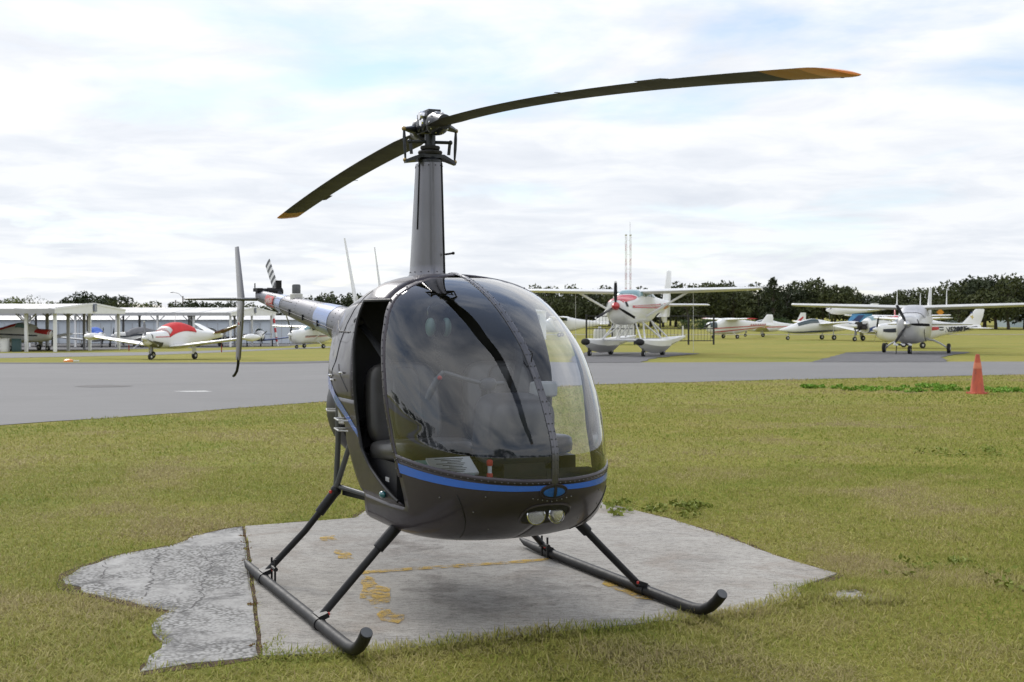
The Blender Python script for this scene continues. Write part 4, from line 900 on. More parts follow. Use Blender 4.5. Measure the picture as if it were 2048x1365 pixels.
# --- red and white float plane
FLO = [(x, zc_+.74, hw, hh*.86, n) for x, zc_, hw, hh, n in CABIN]
a = place('float_plane', 'white and red high-wing float plane on amphibious floats', 5.25, 53.7, (-.39, -.92))
high_wing(a, st=FLO, wing_z=2.66, half=5.4, dih=.02, strut=False, gear=None, fin_h=3.72, hz=2.15, sweep=.9, wl='white_paint')
for s_ in (-1, 1):
    G().tube([(.35, .56*s_, 1.62), (.40, 2.5*s_, 2.70)], .05, 8).build('wing_strut', 'white_paint', a); G().tube([(.30, 2.6*s_, 2.66), (.25, 2.6*s_, .15)], .010, 5).build('tie_down_rope', 'white_dull', a)
    f_ = empty('float', (0, 0, 0)); f_.parent = a
    FS = [(3.15, .60, .05, .05), (3.0, .56, .18, .15), (2.4, .47, .31, .25), (1.2, .40, .36, .30), (-.25, .40, .36, .30), (-.30, .48, .35, .22), (-1.8, .58, .26, .17), (-3.6, .70, .07, .07)]
    rings = [[(x, 1.15*s_+w_*u, z+h_*v) for u, v in ((1, .75), (.7, 1), (-.7, 1), (-1, .75), (-1, .0), (-.45, -.62), (0, -1), (.45, -.62), (1, .0))] for x, z, w_, h_ in FS]
    G().loft(rings).build('float_hull', 'white_paint', f_, 30)
    G().ball((3.08, 1.15*s_, .60), (.14, .20, .14), 12, 8).build('bow_bumper', 'rubber', f_)
    G().tube([(2.85, 1.15*s_, .62), (2.60, 1.15*s_, .14)], .04, 8).build('bow_wheel_leg', 'frame_metal', f_); wheel((2.58, 1.15*s_, .13), .13, f_, .12); wheel((-.15, 1.15*s_, .17), .18, f_, .16)
    G().box((-3.4, 1.15*s_, .95), (.16, .03, .5)).build('water_rudder', 'white_paint', f_)
    for p, q in (((1.9, .85*s_, .66), (1.3, .40*s_, 1.40)), ((1.7, .95*s_, .66), (.2, .40*s_, 1.38)), ((-.6, .95*s_, .70), (-.9, .42*s_, 1.45)), ((-.5, 1.0*s_, .70), (.4, .42*s_, 1.40)), ((-1.6, .95*s_, .74), (-.9, .42*s_, 1.45))): G().tube([p, q], .035, 7).build('float_strut', 'white_paint', a)
for x in (1.8, -.6): G().tube([(x, -1.15, .66), (x, 1.15, .66)], .045, 8).build('spreader_bar', 'white_paint', a)
prop(2.68, 2.05, 1.02, 3, R(90), a, sm='red_paint')
patch(FLO, 'red_cowl', 'red_paint', a, 2.58, 1.3, (40, 48), (90, 90), .012); zpatch(FLO, 'side_stripe', 'red_paint', a, 2.1, -4.6, (1.98, 1.96), (2.08, 2.24)); zpatch(FLO, 'stripe_line', 'white_paint', a, 1.9, -3.0, (2.04, 2.08), (2.06, 2.12), .018)
patch(FLO, 'cowl_inlet', 'interior_black', a, 2.55, 2.45, (10, 10), (40, 40), .018)
patch(FLO, 'windshield', 'plane_window_pale', a, 1.22, .72, (38, 26), (90, 90), .016); patch(FLO, 'side_window', 'plane_window_pale', a, .55, -.30, (20, 22), (58, 60), .016); patch(FLO, 'rear_window', 'plane_window_pale', a, -.42, -1.1, (22, 24), (60, 56), .016)
zpatch(FLO, 'registration_panel', 'white_paint', a, -2.45, -3.35, (1.95, 1.98), (2.22, 2.22), .022)
for k, (w_, z_) in enumerate(((.10, 2.12), (.07, 2.10), (.12, 2.13), (.08, 2.11))): zpatch(FLO, 'registration_mark', 'tube_grey', a, -2.56-.17*k, -2.56-.17*k-w_, (z_-.07, z_-.07), (z_+.04, z_+.04), .026, 3, 2)
lift('ventral_fin', [(-3.6, 0, 1.95, 1.4), (-4.2, 0, 1.35, .6)], 'white_paint', a, True)

# --- white and red covered low-wing aeroplane on the left grass
a = place('low_wing_aeroplane', 'white low-wing aeroplane with tip tanks under a red canopy cover', -16.05, 59.6, (-.36, -.933), .82)
low_wing(a, body='white_paint', wing='white_paint', half=5.35, tanks=True, vtail=True)
prop(2.46, 1.23, .98, 3, R(95), a, bm_='frame_metal', sm='white_paint', tip='white_dull'); patch(LOWST, 'cowl_inlet', 'interior_black', a, 2.33, 2.28, (5, 5), (45, 45), .015); zpatch(LOWST, 'side_stripe', 'red_paint', a, 2.1, .9, (1.28, 1.28), (1.33, 1.33)); patch(LOWST, 'grey_cowl', 'frame_metal', a, 2.28, 1.5, (-80, -80), (-10, -12), .010)
G().prism([(-3.75, .3), (-4.55, 1.6), (-4.85, 1.6), (-4.7, .3)], lambda p: (p[0], p[1]*.98, 1.395+p[1]*.40), lambda p: (p[0], p[1]*.98, 1.30+p[1]*.40)).build('ruddervator_shade', 'brown_stripe_shade', a)  # brown plate on one ruddervator: its shadow side put in as colour
G().tube([(-.2, 0, 2.05), (-.35, 0, 2.55)], .02, 6).build('roof_antenna', 'white_paint', a)
for s_ in (-1, 1): G().tube([(-.2, 3.2*s_, 1.05), (-.2, 3.2*s_, .75)], .012, 5).box((-.2, 3.2*s_, .60), (.02, .06, .35)).build('pitot_flag', 'red_paint', a)
cv = empty('canopy_cover', a.location, a.rotation_euler.z, .82); tag(cv, 'bright red fabric cover over the canopy of the tip-tank aeroplane', 'cover')
P = fpatch(LOWST, .98, -1.75, (8, 22), (172, 158), .035, 12, 20); G().grid(P).build('cover_cloth', 'red_cover', cv, 70, solid=.02)
P = fpatch(LOWST, .97, .70, (25, 35), (155, 145), .05, 3, 12); G().grid(P).build('cover_flap', 'white_dull', cv, 70, solid=.01)

# --- high-wing aeroplane by the lane
a = place('lane_aeroplane', 'small white high-wing aeroplane beside the lane right of the helicopter tail', -18.9, 119.6, (-.66, -.75), 1.0)
high_wing(a, wl='white_paint'); prop(2.66, 1.31, .95, 2, R(80), a)
patch(CABIN, 'windshield', 'plane_window_pale', a, 1.30, .72, (40, 26), (90, 90), .016); patch(CABIN, 'side_window', 'plane_window', a, .55, -.30, (16, 18), (52, 52), .016); patch(CABIN, 'rear_window', 'plane_window', a, -.42, -1.0, (18, 20), (52, 50), .016); zpatch(CABIN, 'side_stripe', 'brown_stripe_shade', a, 1.4, -2.4, (1.14, 1.22), (1.22, 1.27)); zpatch(CABIN, 'side_stripe', 'red_paint', a, 1.4, -2.4, (1.05, 1.17), (1.10, 1.20))

# --- aeroplanes among the hangars
a = place('red_nosed_aeroplane', 'white and red low-wing aeroplane with red nose under the nearest open hangar', -37.6, 97.6, (.93, -.36), 1.05)
low_wing(a, wing='white_dull', half=4.6, fin_h=2.6); patch(LOWST, 'red_nose', 'red_paint', a, 2.40, 1.2, (0, 20), (90, 90), .012); zpatch(LOWST, 'side_stripe', 'dark_stripe', a, 1.5, -3.9, (1.08, 1.20), (1.18, 1.32)); patch(LOWST, 'red_roof', 'red_paint', a, -.6, -2.6, (35, 25), (62, 60), .012); patch(LOWST, 'cabin_window', 'plane_window_pale', a, .62, -.55, (26, 24), (62, 64), .016); prop(2.46, 1.22, .95, 2, R(85), a)
a = place('blue_covered_aeroplane', 'grey low-wing aeroplane under a bright blue cover between the open hangars', -43.2, 131, (.55, -.83), 1.0)
low_wing(a, body='white_dull'); prop(2.46, 1.22, .95, 2, R(85), a)
cv = empty('canopy_cover', a.location, a.rotation_euler.z); tag(cv, 'bright blue fabric cover on the aeroplane between the open hangars', 'cover'); G().grid(fpatch(LOWST, 1.9, -1.6, (0, 20), (180, 160), .03, 10, 16)).build('cover_cloth', 'blue_cover', cv, 70, solid=.02)
a = place('grey_covered_aeroplane', 'low-wing aeroplane under a dark grey cover left of the red-covered one', -39.2, 132, (-.86, -.5), 1.0)
low_wing(a, body='white_dull'); prop(2.46, 1.22, .95, 2, R(75), a); patch(LOWST, 'side_stripe', 'dark_stripe', a, 2.0, -3.0, (-4, -4), (6, 6), .014)
cv = empty('canopy_cover', a.location, a.rotation_euler.z); tag(cv, 'dark grey fabric cover on the aeroplane left of the red-covered one', 'cover'); G().grid(fpatch(LOWST, 1.3, -2.0, (0, 20), (180, 160), .03, 10, 16)).build('cover_cloth', 'grey_cover', cv, 70, solid=.02)
a = place('blue_bellied_aeroplane', 'white and navy low-wing aeroplane under the farther open hangar', -35.0, 146, (.80, -.60), 1.05)
low_wing(a); patch(LOWST, 'navy_belly', 'navy_paint', a, 2.3, -3.6, (-70, -50), (4, 4), .012, nx=12); patch(LOWST, 'cabin_window', 'plane_window', a, .62, -.75, (24, 22), (60, 62), .016); prop(2.46, 1.22, .95, 2, R(60), a)
a = place('dark_topped_aeroplane', 'white and navy low-wing aeroplane with bubble canopy under the far hangar gable', -29.4, 147, (.25, -.97), 1.0)
low_wing(a, wing='navy_paint'); patch(LOWST, 'canopy', 'plane_window', a, .7, -1.0, (25, 30), (90, 90), .016); patch(LOWST, 'navy_cowl', 'navy_paint', a, 2.3, .9, (-70, -60), (20, 12), .012); prop(2.46, 1.22, .95, 3, R(40), a)

# --- right-hand background
a = place('red_striped_aeroplane', 'small white high-wing aeroplane with red stripes and wing tips on the far grass', 18.6, 108, (-.93, -.36), .82)
high_wing(a, wing_z=1.98, strut=False, half=4.6, sweep=.6, fin_h=2.5, wl='white_paint')
patch(CABIN, 'dark_cowl', 'plane_window', a, 2.5, 1.75, (0, 0), (62, 62), .014); zpatch(CABIN, 'side_stripe', 'red_paint', a, 2.3, -4.2, (1.00, 1.34), (1.10, 1.42)); zpatch(CABIN, 'belly_stripe', 'red_paint', a, 2.1, -4.2, (.62, 1.16), (.74, 1.22)); prop(2.66, 1.31, .85, 2, R(20), a, sm='black_metal')
for s_ in (-1, 1): lift('wing_tip', [(.64, 3.6*s_, 2.06, 1.36), (.58, 4.62*s_, 2.085, 1.12)], 'red_paint', a)
for k in range(7): zpatch(CABIN, 'registration_mark', 'mast_red', a, -2.35-.30*k, -2.35-.30*k-.17, (1.28+.012*k, 1.29+.012*k), (1.50+.008*k, 1.51+.008*k), .020, 3, 2)
a = place('swept_tail_aeroplane', 'white aeroplane with swept red-striped fin behind the red-striped one', 24.0, 121, (-.97, .2), .8)
low_wing(a, half=4.2, fin_h=2.9); zpatch(LOWST, 'side_stripe', 'red_paint', a, 1.9, -4.4, (1.02, 1.24), (1.12, 1.34)); patch(LOWST, 'cabin_window', 'plane_window', a, .62, -.75, (24, 22), (60, 62), .016)
G().prism([(-4.0, 1.85), (-4.75, 2.45), (-4.85, 2.35), (-4.4, 1.75)], lambda p: (p[0], -.07, p[1]), lambda p: (p[0], .07, p[1])).build('fin_stripe', 'red_paint', a)
# amphibian with an engine pod on its fin
SEA = [(3.9, .80, .02, .02, 2), (3.6, .80, .16, .12, 2), (2.9, .84, .38, .30, 2.2), (2.0, .98, .52, .50, 2.3), (1.0, 1.10, .56, .60, 2.3), (0, 1.08, .50, .52, 2.2), (-1.2, 1.02, .36, .36, 2.1), (-2.6, 1.10, .24, .26, 2), (-4.0, 1.3, .14, .18, 2), (-4.4, 1.36, .05, .08, 2)]
a = place('amphibian', 'sleek white amphibian with engine pod on its blue fin on the far grass', 24.6, 100.0, (-.97, -.25), .98)
fuselage(SEA, 'hull', 'white_paint', a); patch(SEA, 'canopy', 'plane_window', a, 2.35, .55, (22, 22), (66, 72), .014); patch(SEA, 'blue_chine', 'navy_paint', a, 3.2, -1.0, (-50, -50), (-34, -34), .012)
for s_ in (-1, 1): lift('wing', [(.6, .35*s_, 1.28, 1.6), (.45, 2.6*s_, 1.38, 1.3), (.30, 4.6*s_, 1.48, .95), (.1, 4.75*s_, 1.38, .5)], 'white_paint', a); G().tube([(-.5, .9*s_, .9), (-.5, .95*s_, .2)], .05, 8).build('gear_leg', 'white_dull', a); wheel((-.5, 1.0*s_, .2), .2, a)
G().tube([(2.95, 0, .7), (3.05, 0, .16)], .05, 8).build('nose_leg', 'white_dull', a); wheel((3.06, 0, .16), .16, a, .12)
lift('fin', [(-2.0, 0, 1.15, 2.2), (-2.7, 0, 2.1, 1.8)], 'light_blue', a, True); lift('upper_fin', [(-3.6, 0, 2.35, 1.3), (-4.4, 0, 2.95, .7)], 'white_paint', a, True)
G().prism([(-2.3, 1.3), (-3.2, 2.0), (-3.7, 2.0), (-3.1, 1.3)], lambda p: (p[0], -.16, p[1]), lambda p: (p[0], .16, p[1])).build('fin_artwork', 'navy_paint', a)
POD = [(-.6, 2.40, .14, .14, 2), (-.8, 2.40, .30, .30, 2), (-1.6, 2.38, .36, .34, 2), (-2.6, 2.36, .30, .28, 2), (-4.2, 2.38, .12, .14, 2), (-5.2, 2.42, .04, .05, 2)]
fuselage(POD, 'engine_pod', 'white_paint', a); prop(-.6, 2.40, .9, 3, R(-88), a, bm_='frame_metal', sm='white_paint')
for s_ in (-1, 1): lift('tailplane', [(-3.9, 0, 2.40, .9), (-4.3, 1.6*s_, 2.45, .6)], 'white_paint', a)
# low-wing aeroplane with bare engine
a = place('engineless_aeroplane', 'white and navy low-wing aeroplane with its cowling off and engine bare', 26.6, 92.6, (-.90, -.43), .92)
BAR = [s_ for s_ in LOWST if s_[0] < 1.6]; low_wing(a, st=BAR, wing='white_dull', half=4.6, fin_h=2.3)
patch(BAR, 'navy_belly', 'navy_paint', a, .98, -3.2, (-60, -40), (-4, -4), .012, nx=10); patch(BAR, 'windshield', 'plane_window_pale', a, .72, .30, (34, 28), (88, 88), .016); patch(BAR, 'side_window', 'plane_window', a, .22, -.40, (22, 22), (54, 56), .016); patch(BAR, 'rear_window', 'plane_window', a, -.5, -1.1, (22, 22), (54, 50), .016)
G().box((1.45, 0, 1.15), (.8, .55, .45)).box((1.6, 0, 1.42), (.4, .4, .25)).box((1.4, .36, 1.1), (.5, .3, .2)).box((1.4, -.36, 1.1), (.5, .3, .2)).tube([(1.0, .3, 1.4), (1.7, .35, .95), (1.8, .1, .8)], .05, 7).tube([(1.0, -.3, 1.4), (1.7, -.35, .95), (1.8, -.1, .8)], .05, 7).build('bare_engine', 'engine_dark', a, 30)
G().lathe([(.16, 1.85), (.15, 2.0), (.06, 2.2), (.02, 2.25)], axis='x', o=(0, 0, 1.2), seg=14).build('spinner', 'white_paint', a)
# lettered aeroplane side on
a = place('lettered_aeroplane', 'white and red aeroplane lettered N5280T side-on behind the silver one', 21.6, 68.2, (-.985, -.17), .76)
high_wing(a, strut=True, sweep=.95, fin_h=2.75, hz=1.40, wl='white_paint', half=5.0); prop(2.66, 1.31, .95, 2, R(70), a)
zpatch(CABIN, 'red_flash', 'red_paint', a, -.2, -1.85, (1.12, 1.30), (1.50, 1.50)); zpatch(CABIN, 'dark_line', 'dark_stripe', a, -1.8, -2.25, (1.42, 1.42), (1.50, 1.50)); zpatch(CABIN, 'dark_line', 'dark_stripe', a, -1.9, -2.25, (1.24, 1.24), (1.32, 1.32)); patch(CABIN, 'windshield', 'plane_window', a, 1.30, .72, (40, 26), (90, 90), .016); patch(CABIN, 'side_window', 'plane_window', a, .55, -.9, (16, 18), (52, 52), .016); patch(CABIN, 'nose_flash', 'dark_stripe', a, 2.4, 1.0, (0, 0), (14, 14), .014); patch(CABIN, 'tail_line', 'dark_stripe', a, -4.0, -5.0, (-30, -30), (-2, 20), .014)
for s_ in (1, -1):
    M = Matrix.Translation((-3.18, .33*s_, 1.31)) @ Matrix.Rotation(R(180 if s_ > 0 else 0), 4, 'Z') @ Matrix.Rotation(R(90), 4, 'X') @ Matrix.Rotation(R(2.5*s_), 4, 'Z'); text_obj('registration', 'N5280T', .50, 'dark_stripe', a, M, .045, .18, .008)
    for nm, pl, mt in (('fin_emblem', [(-4.60, 2.12), (-4.50, 2.20), (-4.46, 2.30), (-4.58, 2.26), (-4.68, 2.36), (-4.68, 2.22), (-4.76, 2.16), (-4.67, 2.12), (-4.65, 1.90), (-4.62, 1.90)], 'emblem_yellow'), ('fin_dot', [(-4.62, 2.44), (-4.56, 2.50), (-4.62, 2.55), (-4.68, 2.50)], 'navy_paint')):
        G().prism(pl, lambda p: (p[0], .075*s_, p[1]), lambda p: (p[0], .079*s_, p[1])).build(nm, mt, a)
a = place('far_red_aeroplane', 'distant white-winged aeroplane with red fuselage seen behind the silver one', 36.0, 118, (-.25, -.97), .95)
high_wing(a, body='red_paint', wl='white_paint', half=5.0, wing_z=2.05)
a = place('far_white_aeroplane', 'distant white aeroplane behind the float plane with its tail toward it', 4.6, 122, (-.97, .15), .9)
high_wing(a, wl='white_paint', half=4.8); patch(CABIN, 'side_window', 'plane_window', a, .55, -.9, (16, 18), (52, 52), .016)

# ================================================================ hangars
def open_hangar(name, label, c, back, ln, z_eave, z_ridge, sign, posts):
    e = empty(name, (c[0], c[1], 0)); tag(e, label, 'hangar'); bx, by = back; W_ = math.hypot(bx, by); ux, uy = -1., 0.
    P3 = lambda s_, d, z: (ux*s_+bx*d, uy*s_+by*d, z)
    def quadbox(s0, s1, pts):     # profile across depth, extruded along the length
        return G().prism(pts, lambda p: P3(s0, p[0], p[1]), lambda p: P3(s1, p[0], p[1]))
    quadbox(-.25, ln, [(-.02, z_eave), (.5, z_ridge), (.5, z_ridge-.07), (-.02, z_eave-.07)]).build('roof', 'roof_metal', e, 20); quadbox(-.25, ln, [(.5, z_ridge), (1.02, z_eave), (1.02, z_eave-.07), (.5, z_ridge-.07)]).build('roof', 'roof_metal', e, 20)
    n = 16
    for k in range(n+1):
        s_ = .2+k*(ln-.4)/n; quadbox(s_-.03, s_+.03, [(-.021, z_eave+.03), (.5, z_ridge+.03), (.5, z_ridge+.001), (-.021, z_eave+.001)]).build('roof_seam', 'roof_metal', e, 20)
    quadbox(-.36, -.27, [(-.03, z_eave+.02), (.5, z_ridge+.05), (1.03, z_eave+.02), (1.03, z_eave-.36), (-.03, z_eave-.36)]).build('gable_fascia', 'shed_white', e, 20); quadbox(-.40, -.361, [(-.035, z_eave+.05), (.5, z_ridge+.08), (1.035, z_eave+.05), (1.035, z_eave-.10), (.5, z_ridge-.07), (-.035, z_eave-.10)]).build('gable_trim', 'shed_white', e, 20)
    quadbox(-.2, ln, [(-.02, z_eave-.071), (.0, z_eave-.071), (.0, z_eave-.36), (-.02, z_eave-.36)]).build('eave_beam', 'shed_beam', e, 20); quadbox(-.2, ln, [(.495, z_ridge-.3), (.505, z_ridge-.3), (.505, z_ridge-.5), (.495, z_ridge-.5)]).build('ridge_beam', 'shed_beam', e, 20)
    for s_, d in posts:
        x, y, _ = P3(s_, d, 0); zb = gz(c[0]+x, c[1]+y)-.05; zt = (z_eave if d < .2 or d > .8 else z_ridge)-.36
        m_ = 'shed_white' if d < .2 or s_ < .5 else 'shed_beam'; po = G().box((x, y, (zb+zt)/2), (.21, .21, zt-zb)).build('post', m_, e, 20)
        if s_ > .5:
            for q in (-1, 1): G().tube([(x, y, zt-.75), (x+.75*q, y, zt-.02)], .05, 5).build('brace', 'shed_beam', po)
    x, y, _ = P3(-.46, .5, 0); sg = G().box((x, y, z_ridge-.32), (.06, .7, .62)).build('bay_sign', 'sign_grey', e, 20)
    G().box((x+.035, y, z_ridge-.32), (.012, .12, .44)).build('sign_mark', 'white_dull', sg, 20)
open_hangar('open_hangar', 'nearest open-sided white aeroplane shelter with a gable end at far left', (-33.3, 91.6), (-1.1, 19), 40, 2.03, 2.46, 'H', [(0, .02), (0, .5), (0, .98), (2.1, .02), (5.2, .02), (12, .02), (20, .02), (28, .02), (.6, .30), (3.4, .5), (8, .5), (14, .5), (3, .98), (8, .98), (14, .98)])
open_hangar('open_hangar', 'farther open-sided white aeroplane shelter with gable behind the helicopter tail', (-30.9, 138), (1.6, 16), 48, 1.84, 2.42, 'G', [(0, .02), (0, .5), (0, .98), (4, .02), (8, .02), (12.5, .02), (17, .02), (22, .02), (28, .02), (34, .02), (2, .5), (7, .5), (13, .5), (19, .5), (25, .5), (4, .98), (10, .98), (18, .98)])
hg = empty('closed_hangar', (-55, 166, 0)); tag(hg, 'long blue-grey metal hangar wall behind the open shelters', 'hangar')
G().box((0, 3, -.62), (58, 6, 3.1)).build('wall', 'hangar_wall', hg, 20); G().prism([(-.5, .94), (3, 1.5), (6.5, .94)], lambda p: (-29.5, p[0], p[1]), lambda p: (29.5, p[0], p[1])).build('roof', 'roof_metal', hg, 20)
for k in range(7): dr = G().box((-25+8.4*k, -.06, -.82), (7.0, .08, 2.68)).build('hangar_door', 'hangar_wall', hg, 20); [G().box((-25+8.4*k-3.5+1.4*j, -.115, -.82), (.05, .03, 2.66)).build('door_rib', 'shed_beam', dr, 20) for j in range(6)]
wb = empty('white_shed', (1.2, 105, gz(1.2, 105))); tag(wb, 'small white metal shed seen through the helicopter windshield', 'shed')
G().box((0, 0, 1.15), (3.2, 3, 2.3)).build('wall', 'shed_white', wb, 20); G().prism([(-1.75, 2.3), (0, 2.65), (1.75, 2.3)], lambda p: (p[0], -1.7, p[1]), lambda p: (p[0], 1.7, p[1])).build('roof', 'shed_white', wb, 20); G().box((.6, -1.53, 1.0), (.9, .05, 2.0)).build('door', 'shed_beam', wb, 20)
# ================================================================ small things on the field
cn = empty('traffic_cone', (9.22, 24.97, .0), R(12)); tag(cn, 'scuffed orange traffic cone standing on the grass by the taxiway', 'cone')
G().prism([(-.155, -.155), (.155, -.155), (.155, .155), (-.155, .155)], lambda p: (p[0], p[1], .0), lambda p: (p[0]*.97, p[1]*.97, .035)).build('base', 'cone_orange', cn, 30); G().lathe([(.145, .035), (.135, .06), (.085, .45), (.045, .74), (.036, .78), (.025, .785), (.020, .74)], seg=24).build('cone_body', 'cone_orange', cn)
G().lathe([(.0835, .50), (.0655, .62)], seg=24).build('faded_collar', 'faded_collar', cn)
for (x, y, lab_, m_) in ((-36.6, 91.0, 'white barrel beside a post of the nearest open hangar', 'white_dull'), (-35.75, 91.0, 'dark green barrel beside a post of the nearest open hangar', 'bin_green')):
    b = empty('barrel', (x, y, gz(x, y)+.016)); tag(b, lab_, 'barrel'); G().lathe([(.33, 0), (.34, .3), (.335, .31), (.34, .6), (.335, .61), (.34, .9)], seg=20).build('drum', m_, b); G().lathe([(.35, .88), (.35, .93), (.30, .94)], seg=20).build('rim', m_, b)
b = empty('marker_board', (-18.75, 53.3, gz(-18.75, 53.3)), R(5)); tag(b, 'low orange and white marker lying at the grass edge left of the covered aeroplane', 'marker')
G().lathe([(.22, 0), (.20, .07), (.13, .11), (.03, .12)], seg=16).build('orange_dome', 'tip_orange', b); G().box((.32, 0, .04), (.22, .16, .05)).build('white_block', 'white_dull', b)
b = empty('striped_pole', (-27.9, 150, gz(-27.9, 150))); tag(b, 'red and white banded pole beside the far hangar gable', 'pole')
for k in range(7): G().tube([(-.07*k, 0, .55*k), (-.07*(k+1), 0, .55*(k+1))], .14, 10).build('pole_band', ('white_paint', 'red_paint')[k % 2], b)
def post_pole(name, lab_, x, y, h_, lamp=False):
    b = empty(name, (x, y, gz(x, y))); tag(b, lab_, 'pole'); G().tube([(0, 0, 0), (0, 0, h_)], [.16, .11], 8).build('pole', 'wood_pole', b)
    if lamp: G().tube([(0, 0, h_-.3), (-.8, 0, h_+.5), (-1.8, 0, h_+.7)], .05, 6).build('lamp_arm', 'frame_metal', b); G().ball((-2.0, 0, h_+.68), (.35, .15, .09), 10, 6).build('lamp_head', 'frame_metal', b)
    else: G().box((0, 0, h_-.4), (1.6, .1, .1)).build('cross_arm', 'wood_pole', b)
post_pole('lamp_post', 'wooden lamp post with curved arm behind the hangar roofs', -60.5, 232, 7.2, True); post_pole('utility_pole', 'wooden utility pole left of the curved lamp post', -64.5, 242, 6.6); post_pole('utility_pole', 'thin utility pole above the nearest hangar roof at far left', -84, 225, 5.9)
b = empty('radio_mast', (32.2, 350, gz(32, 350))); tag(b, 'twin red and white lattice radio masts rising above the treeline', 'radio mast')
for s_ in (-1, 1):
    col = empty('lattice_tower', (.62*s_, 0, 0)); col.parent = b
    for k in range(12):
        m_ = ('mast_red', 'white_dull')[k % 2]; z0, z1 = 2.0*k, 2.0*(k+1); g = G()
        for dx, dy in ((-.22, -.13), (.22, -.13), (0, .25)): g.tube([(dx, dy, z0), (dx, dy, z1)], .040, 5)
        for zz in (z0, z0+1.): g.tube([(-.22, -.13, zz), (.22, -.13, zz+1.)], .022, 4); g.tube([(.22, -.13, zz), (0, .25, zz+1.)], .022, 4); g.tube([(-.22, -.13, zz+.5), (.22, -.13, zz+.5)], .02, 4)
        g.build('lattice_section', m_, col)
    G().ball((0, 0, 24.4), .35, 8, 6).build('dish', 'white_dull', col)
G().tube([(.5, 0, 24), (.5, 0, 28)], .04, 5).build('whip', 'frame_metal', b)
# cross rungs between the towers
for k in range(12): G().tube([(-.6, 0, 1+2*k), (.6, 0, 1+2*k)], .03, 4).build('rung', ('white_dull', 'mast_red')[k % 2], b)
fn = empty('black_fence', (0, 0, 0)); tag(fn, 'black post and rail enclosure behind the float plane', 'fence')
FP = [(5.0, 76), (8.2, 76.5), (9.0, 77), (12.2, 84), (14.4, 84.4)]; FP = [(4.6, 78), (6.2, 78), (7.6, 78.2), (9.2, 78.4), (11.0, 78.6), (12.6, 78.8), (11.6, 76.5)]
for x, y in FP[:6]: G().box((x, y, gz(x, y)+.95), (.10, .10, 1.9)).build('post', 'fence_black', fn, 20)
for (x, y), (x2, y2) in zip(FP[:5], FP[1:6]):
    for hh in (.25, 1.0, 1.78): G().tube([(x, y, gz(x, y)+hh), (x2, y2, gz(x2, y2)+hh)], .03, 5).build('rail', 'fence_black', fn)
    for k in range(1, 8): u = k/8; xx, yy = x+(x2-x)*u, y+(y2-y)*u; G().tube([(xx, yy, gz(xx, yy)+.25), (xx, yy, gz(xx, yy)+1.78)], .012, 4).build('picket', 'fence_black', fn)
b = empty('equipment_cabinet', (7.0, 80, gz(7, 80)), R(5)); tag(b, 'white equipment cabinet inside the black enclosure', 'cabinet'); G().box((0, 0, 1.0), (1.3, .8, 1.7)).build('cabinet_body', 'white_dull', b, 20); G().box((-.0, -.42, 1.05), (1.1, .03, 1.4)).build('cabinet_door', 'shed_white', b, 20); G().tube([(-.4, 0, 1.8), (-.4, 0, 2.9)], .06, 6).box((-.4, 0, 2.9), (.35, .3, .3)).build('vent_pipe', 'white_dull', b)
b = empty('water_tank', (5.6, 80.5, gz(5.6, 80.5))); tag(b, 'small white round tank left of the equipment cabinet', 'tank'); G().lathe([(.38, 0), (.40, .1), (.40, .8), (.36, .95), (.1, 1.02)], seg=18).build('tank_body', 'white_dull', b); G().lathe([(.1, 1.02), (.1, 1.1), (.04, 1.12)], seg=10).build('tank_lid', 'white_dull', b)
for (x, y, w_, lab_) in ((96, 236, 9, 'pale blue house under the trees at far right'), (84, 244, 7, 'tan-roofed house glimpsed between the far trees at right')):
    b = empty('house', (x, y, gz(x, y))); tag(b, lab_, 'house'); G().box((0, 0, 1.3), (w_, 6, 2.6)).build('wall', 'house_wall', b, 20); G().prism([(-3.5, 2.55), (0, 4.0), (3.5, 2.55)], lambda p: (-w_/2-.4, p[0], p[1]), lambda p: (w_/2+.4, p[0], p[1])).build('roof', 'house_roof', b, 20)
    for k in (-1, 1): wi = G().box((k*w_*.28, -3.02, 1.5), (1.4, .06, 1.1)).build('window', 'white_dull', b, 20); G().box((k*w_*.28, -3.07, 1.5), (1.2, .04, .95)).build('pane', 'window_dark', wi, 20)
b = empty('road_sign', (66.5, 196, gz(66, 196))); tag(b, 'small yellow diamond road sign before the far trees', 'sign'); G().tube([(0, 0, 0), (0, 0, 2.4)], .06, 6).build('sign_post', 'frame_metal', b); G().prism([(0, -.6), (.6, 0), (0, .6), (-.6, 0)], lambda p: (p[0], -.09, 2.7+p[1]), lambda p: (p[0], -.06, 2.7+p[1])).build('sign_plate', 'emblem_orange', b, 20)
# ================================================================ trees
def leaf_mesh(name, centres, n, size, seed, mat, squash=.8):
    """leaf-clump faces spread through the volume of the given lobes [(x,y,z,r)]"""
    rs = np.random.RandomState(seed); C_ = np.array(centres); wgt = C_[:, 3]**2; idx = rs.choice(len(C_), n, p=wgt/wgt.sum())
    d = rs.normal(size=(n, 3)); d /= np.linalg.norm(d, axis=1)[:, None]; rad = C_[idx, 3]*(.45+.6*rs.rand(n)**.6)
    c = C_[idx, :3]+d*rad[:, None]*np.array([1, 1, squash])
    u = rs.normal(size=(n, 3)); u /= np.linalg.norm(u, axis=1)[:, None]; v = np.cross(u, rs.normal(size=(n, 3))); v /= np.linalg.norm(v, axis=1)[:, None]
    s1 = size*(.5+rs.rand(n))[:, None]; s2 = size*(.3+.5*rs.rand(n))[:, None]
    V = np.stack([c-u*s1, c-v*s2+u*s1*.1, c+u*s1, c+v*s2-u*s1*.15], 1).reshape(-1, 3)
    me = bpy.data.meshes.new(name); me.from_pydata(V.tolist(), [], [(4*i, 4*i+1, 4*i+2, 4*i+3) for i in range(n)]); me.materials.append(MATS[mat]); return me
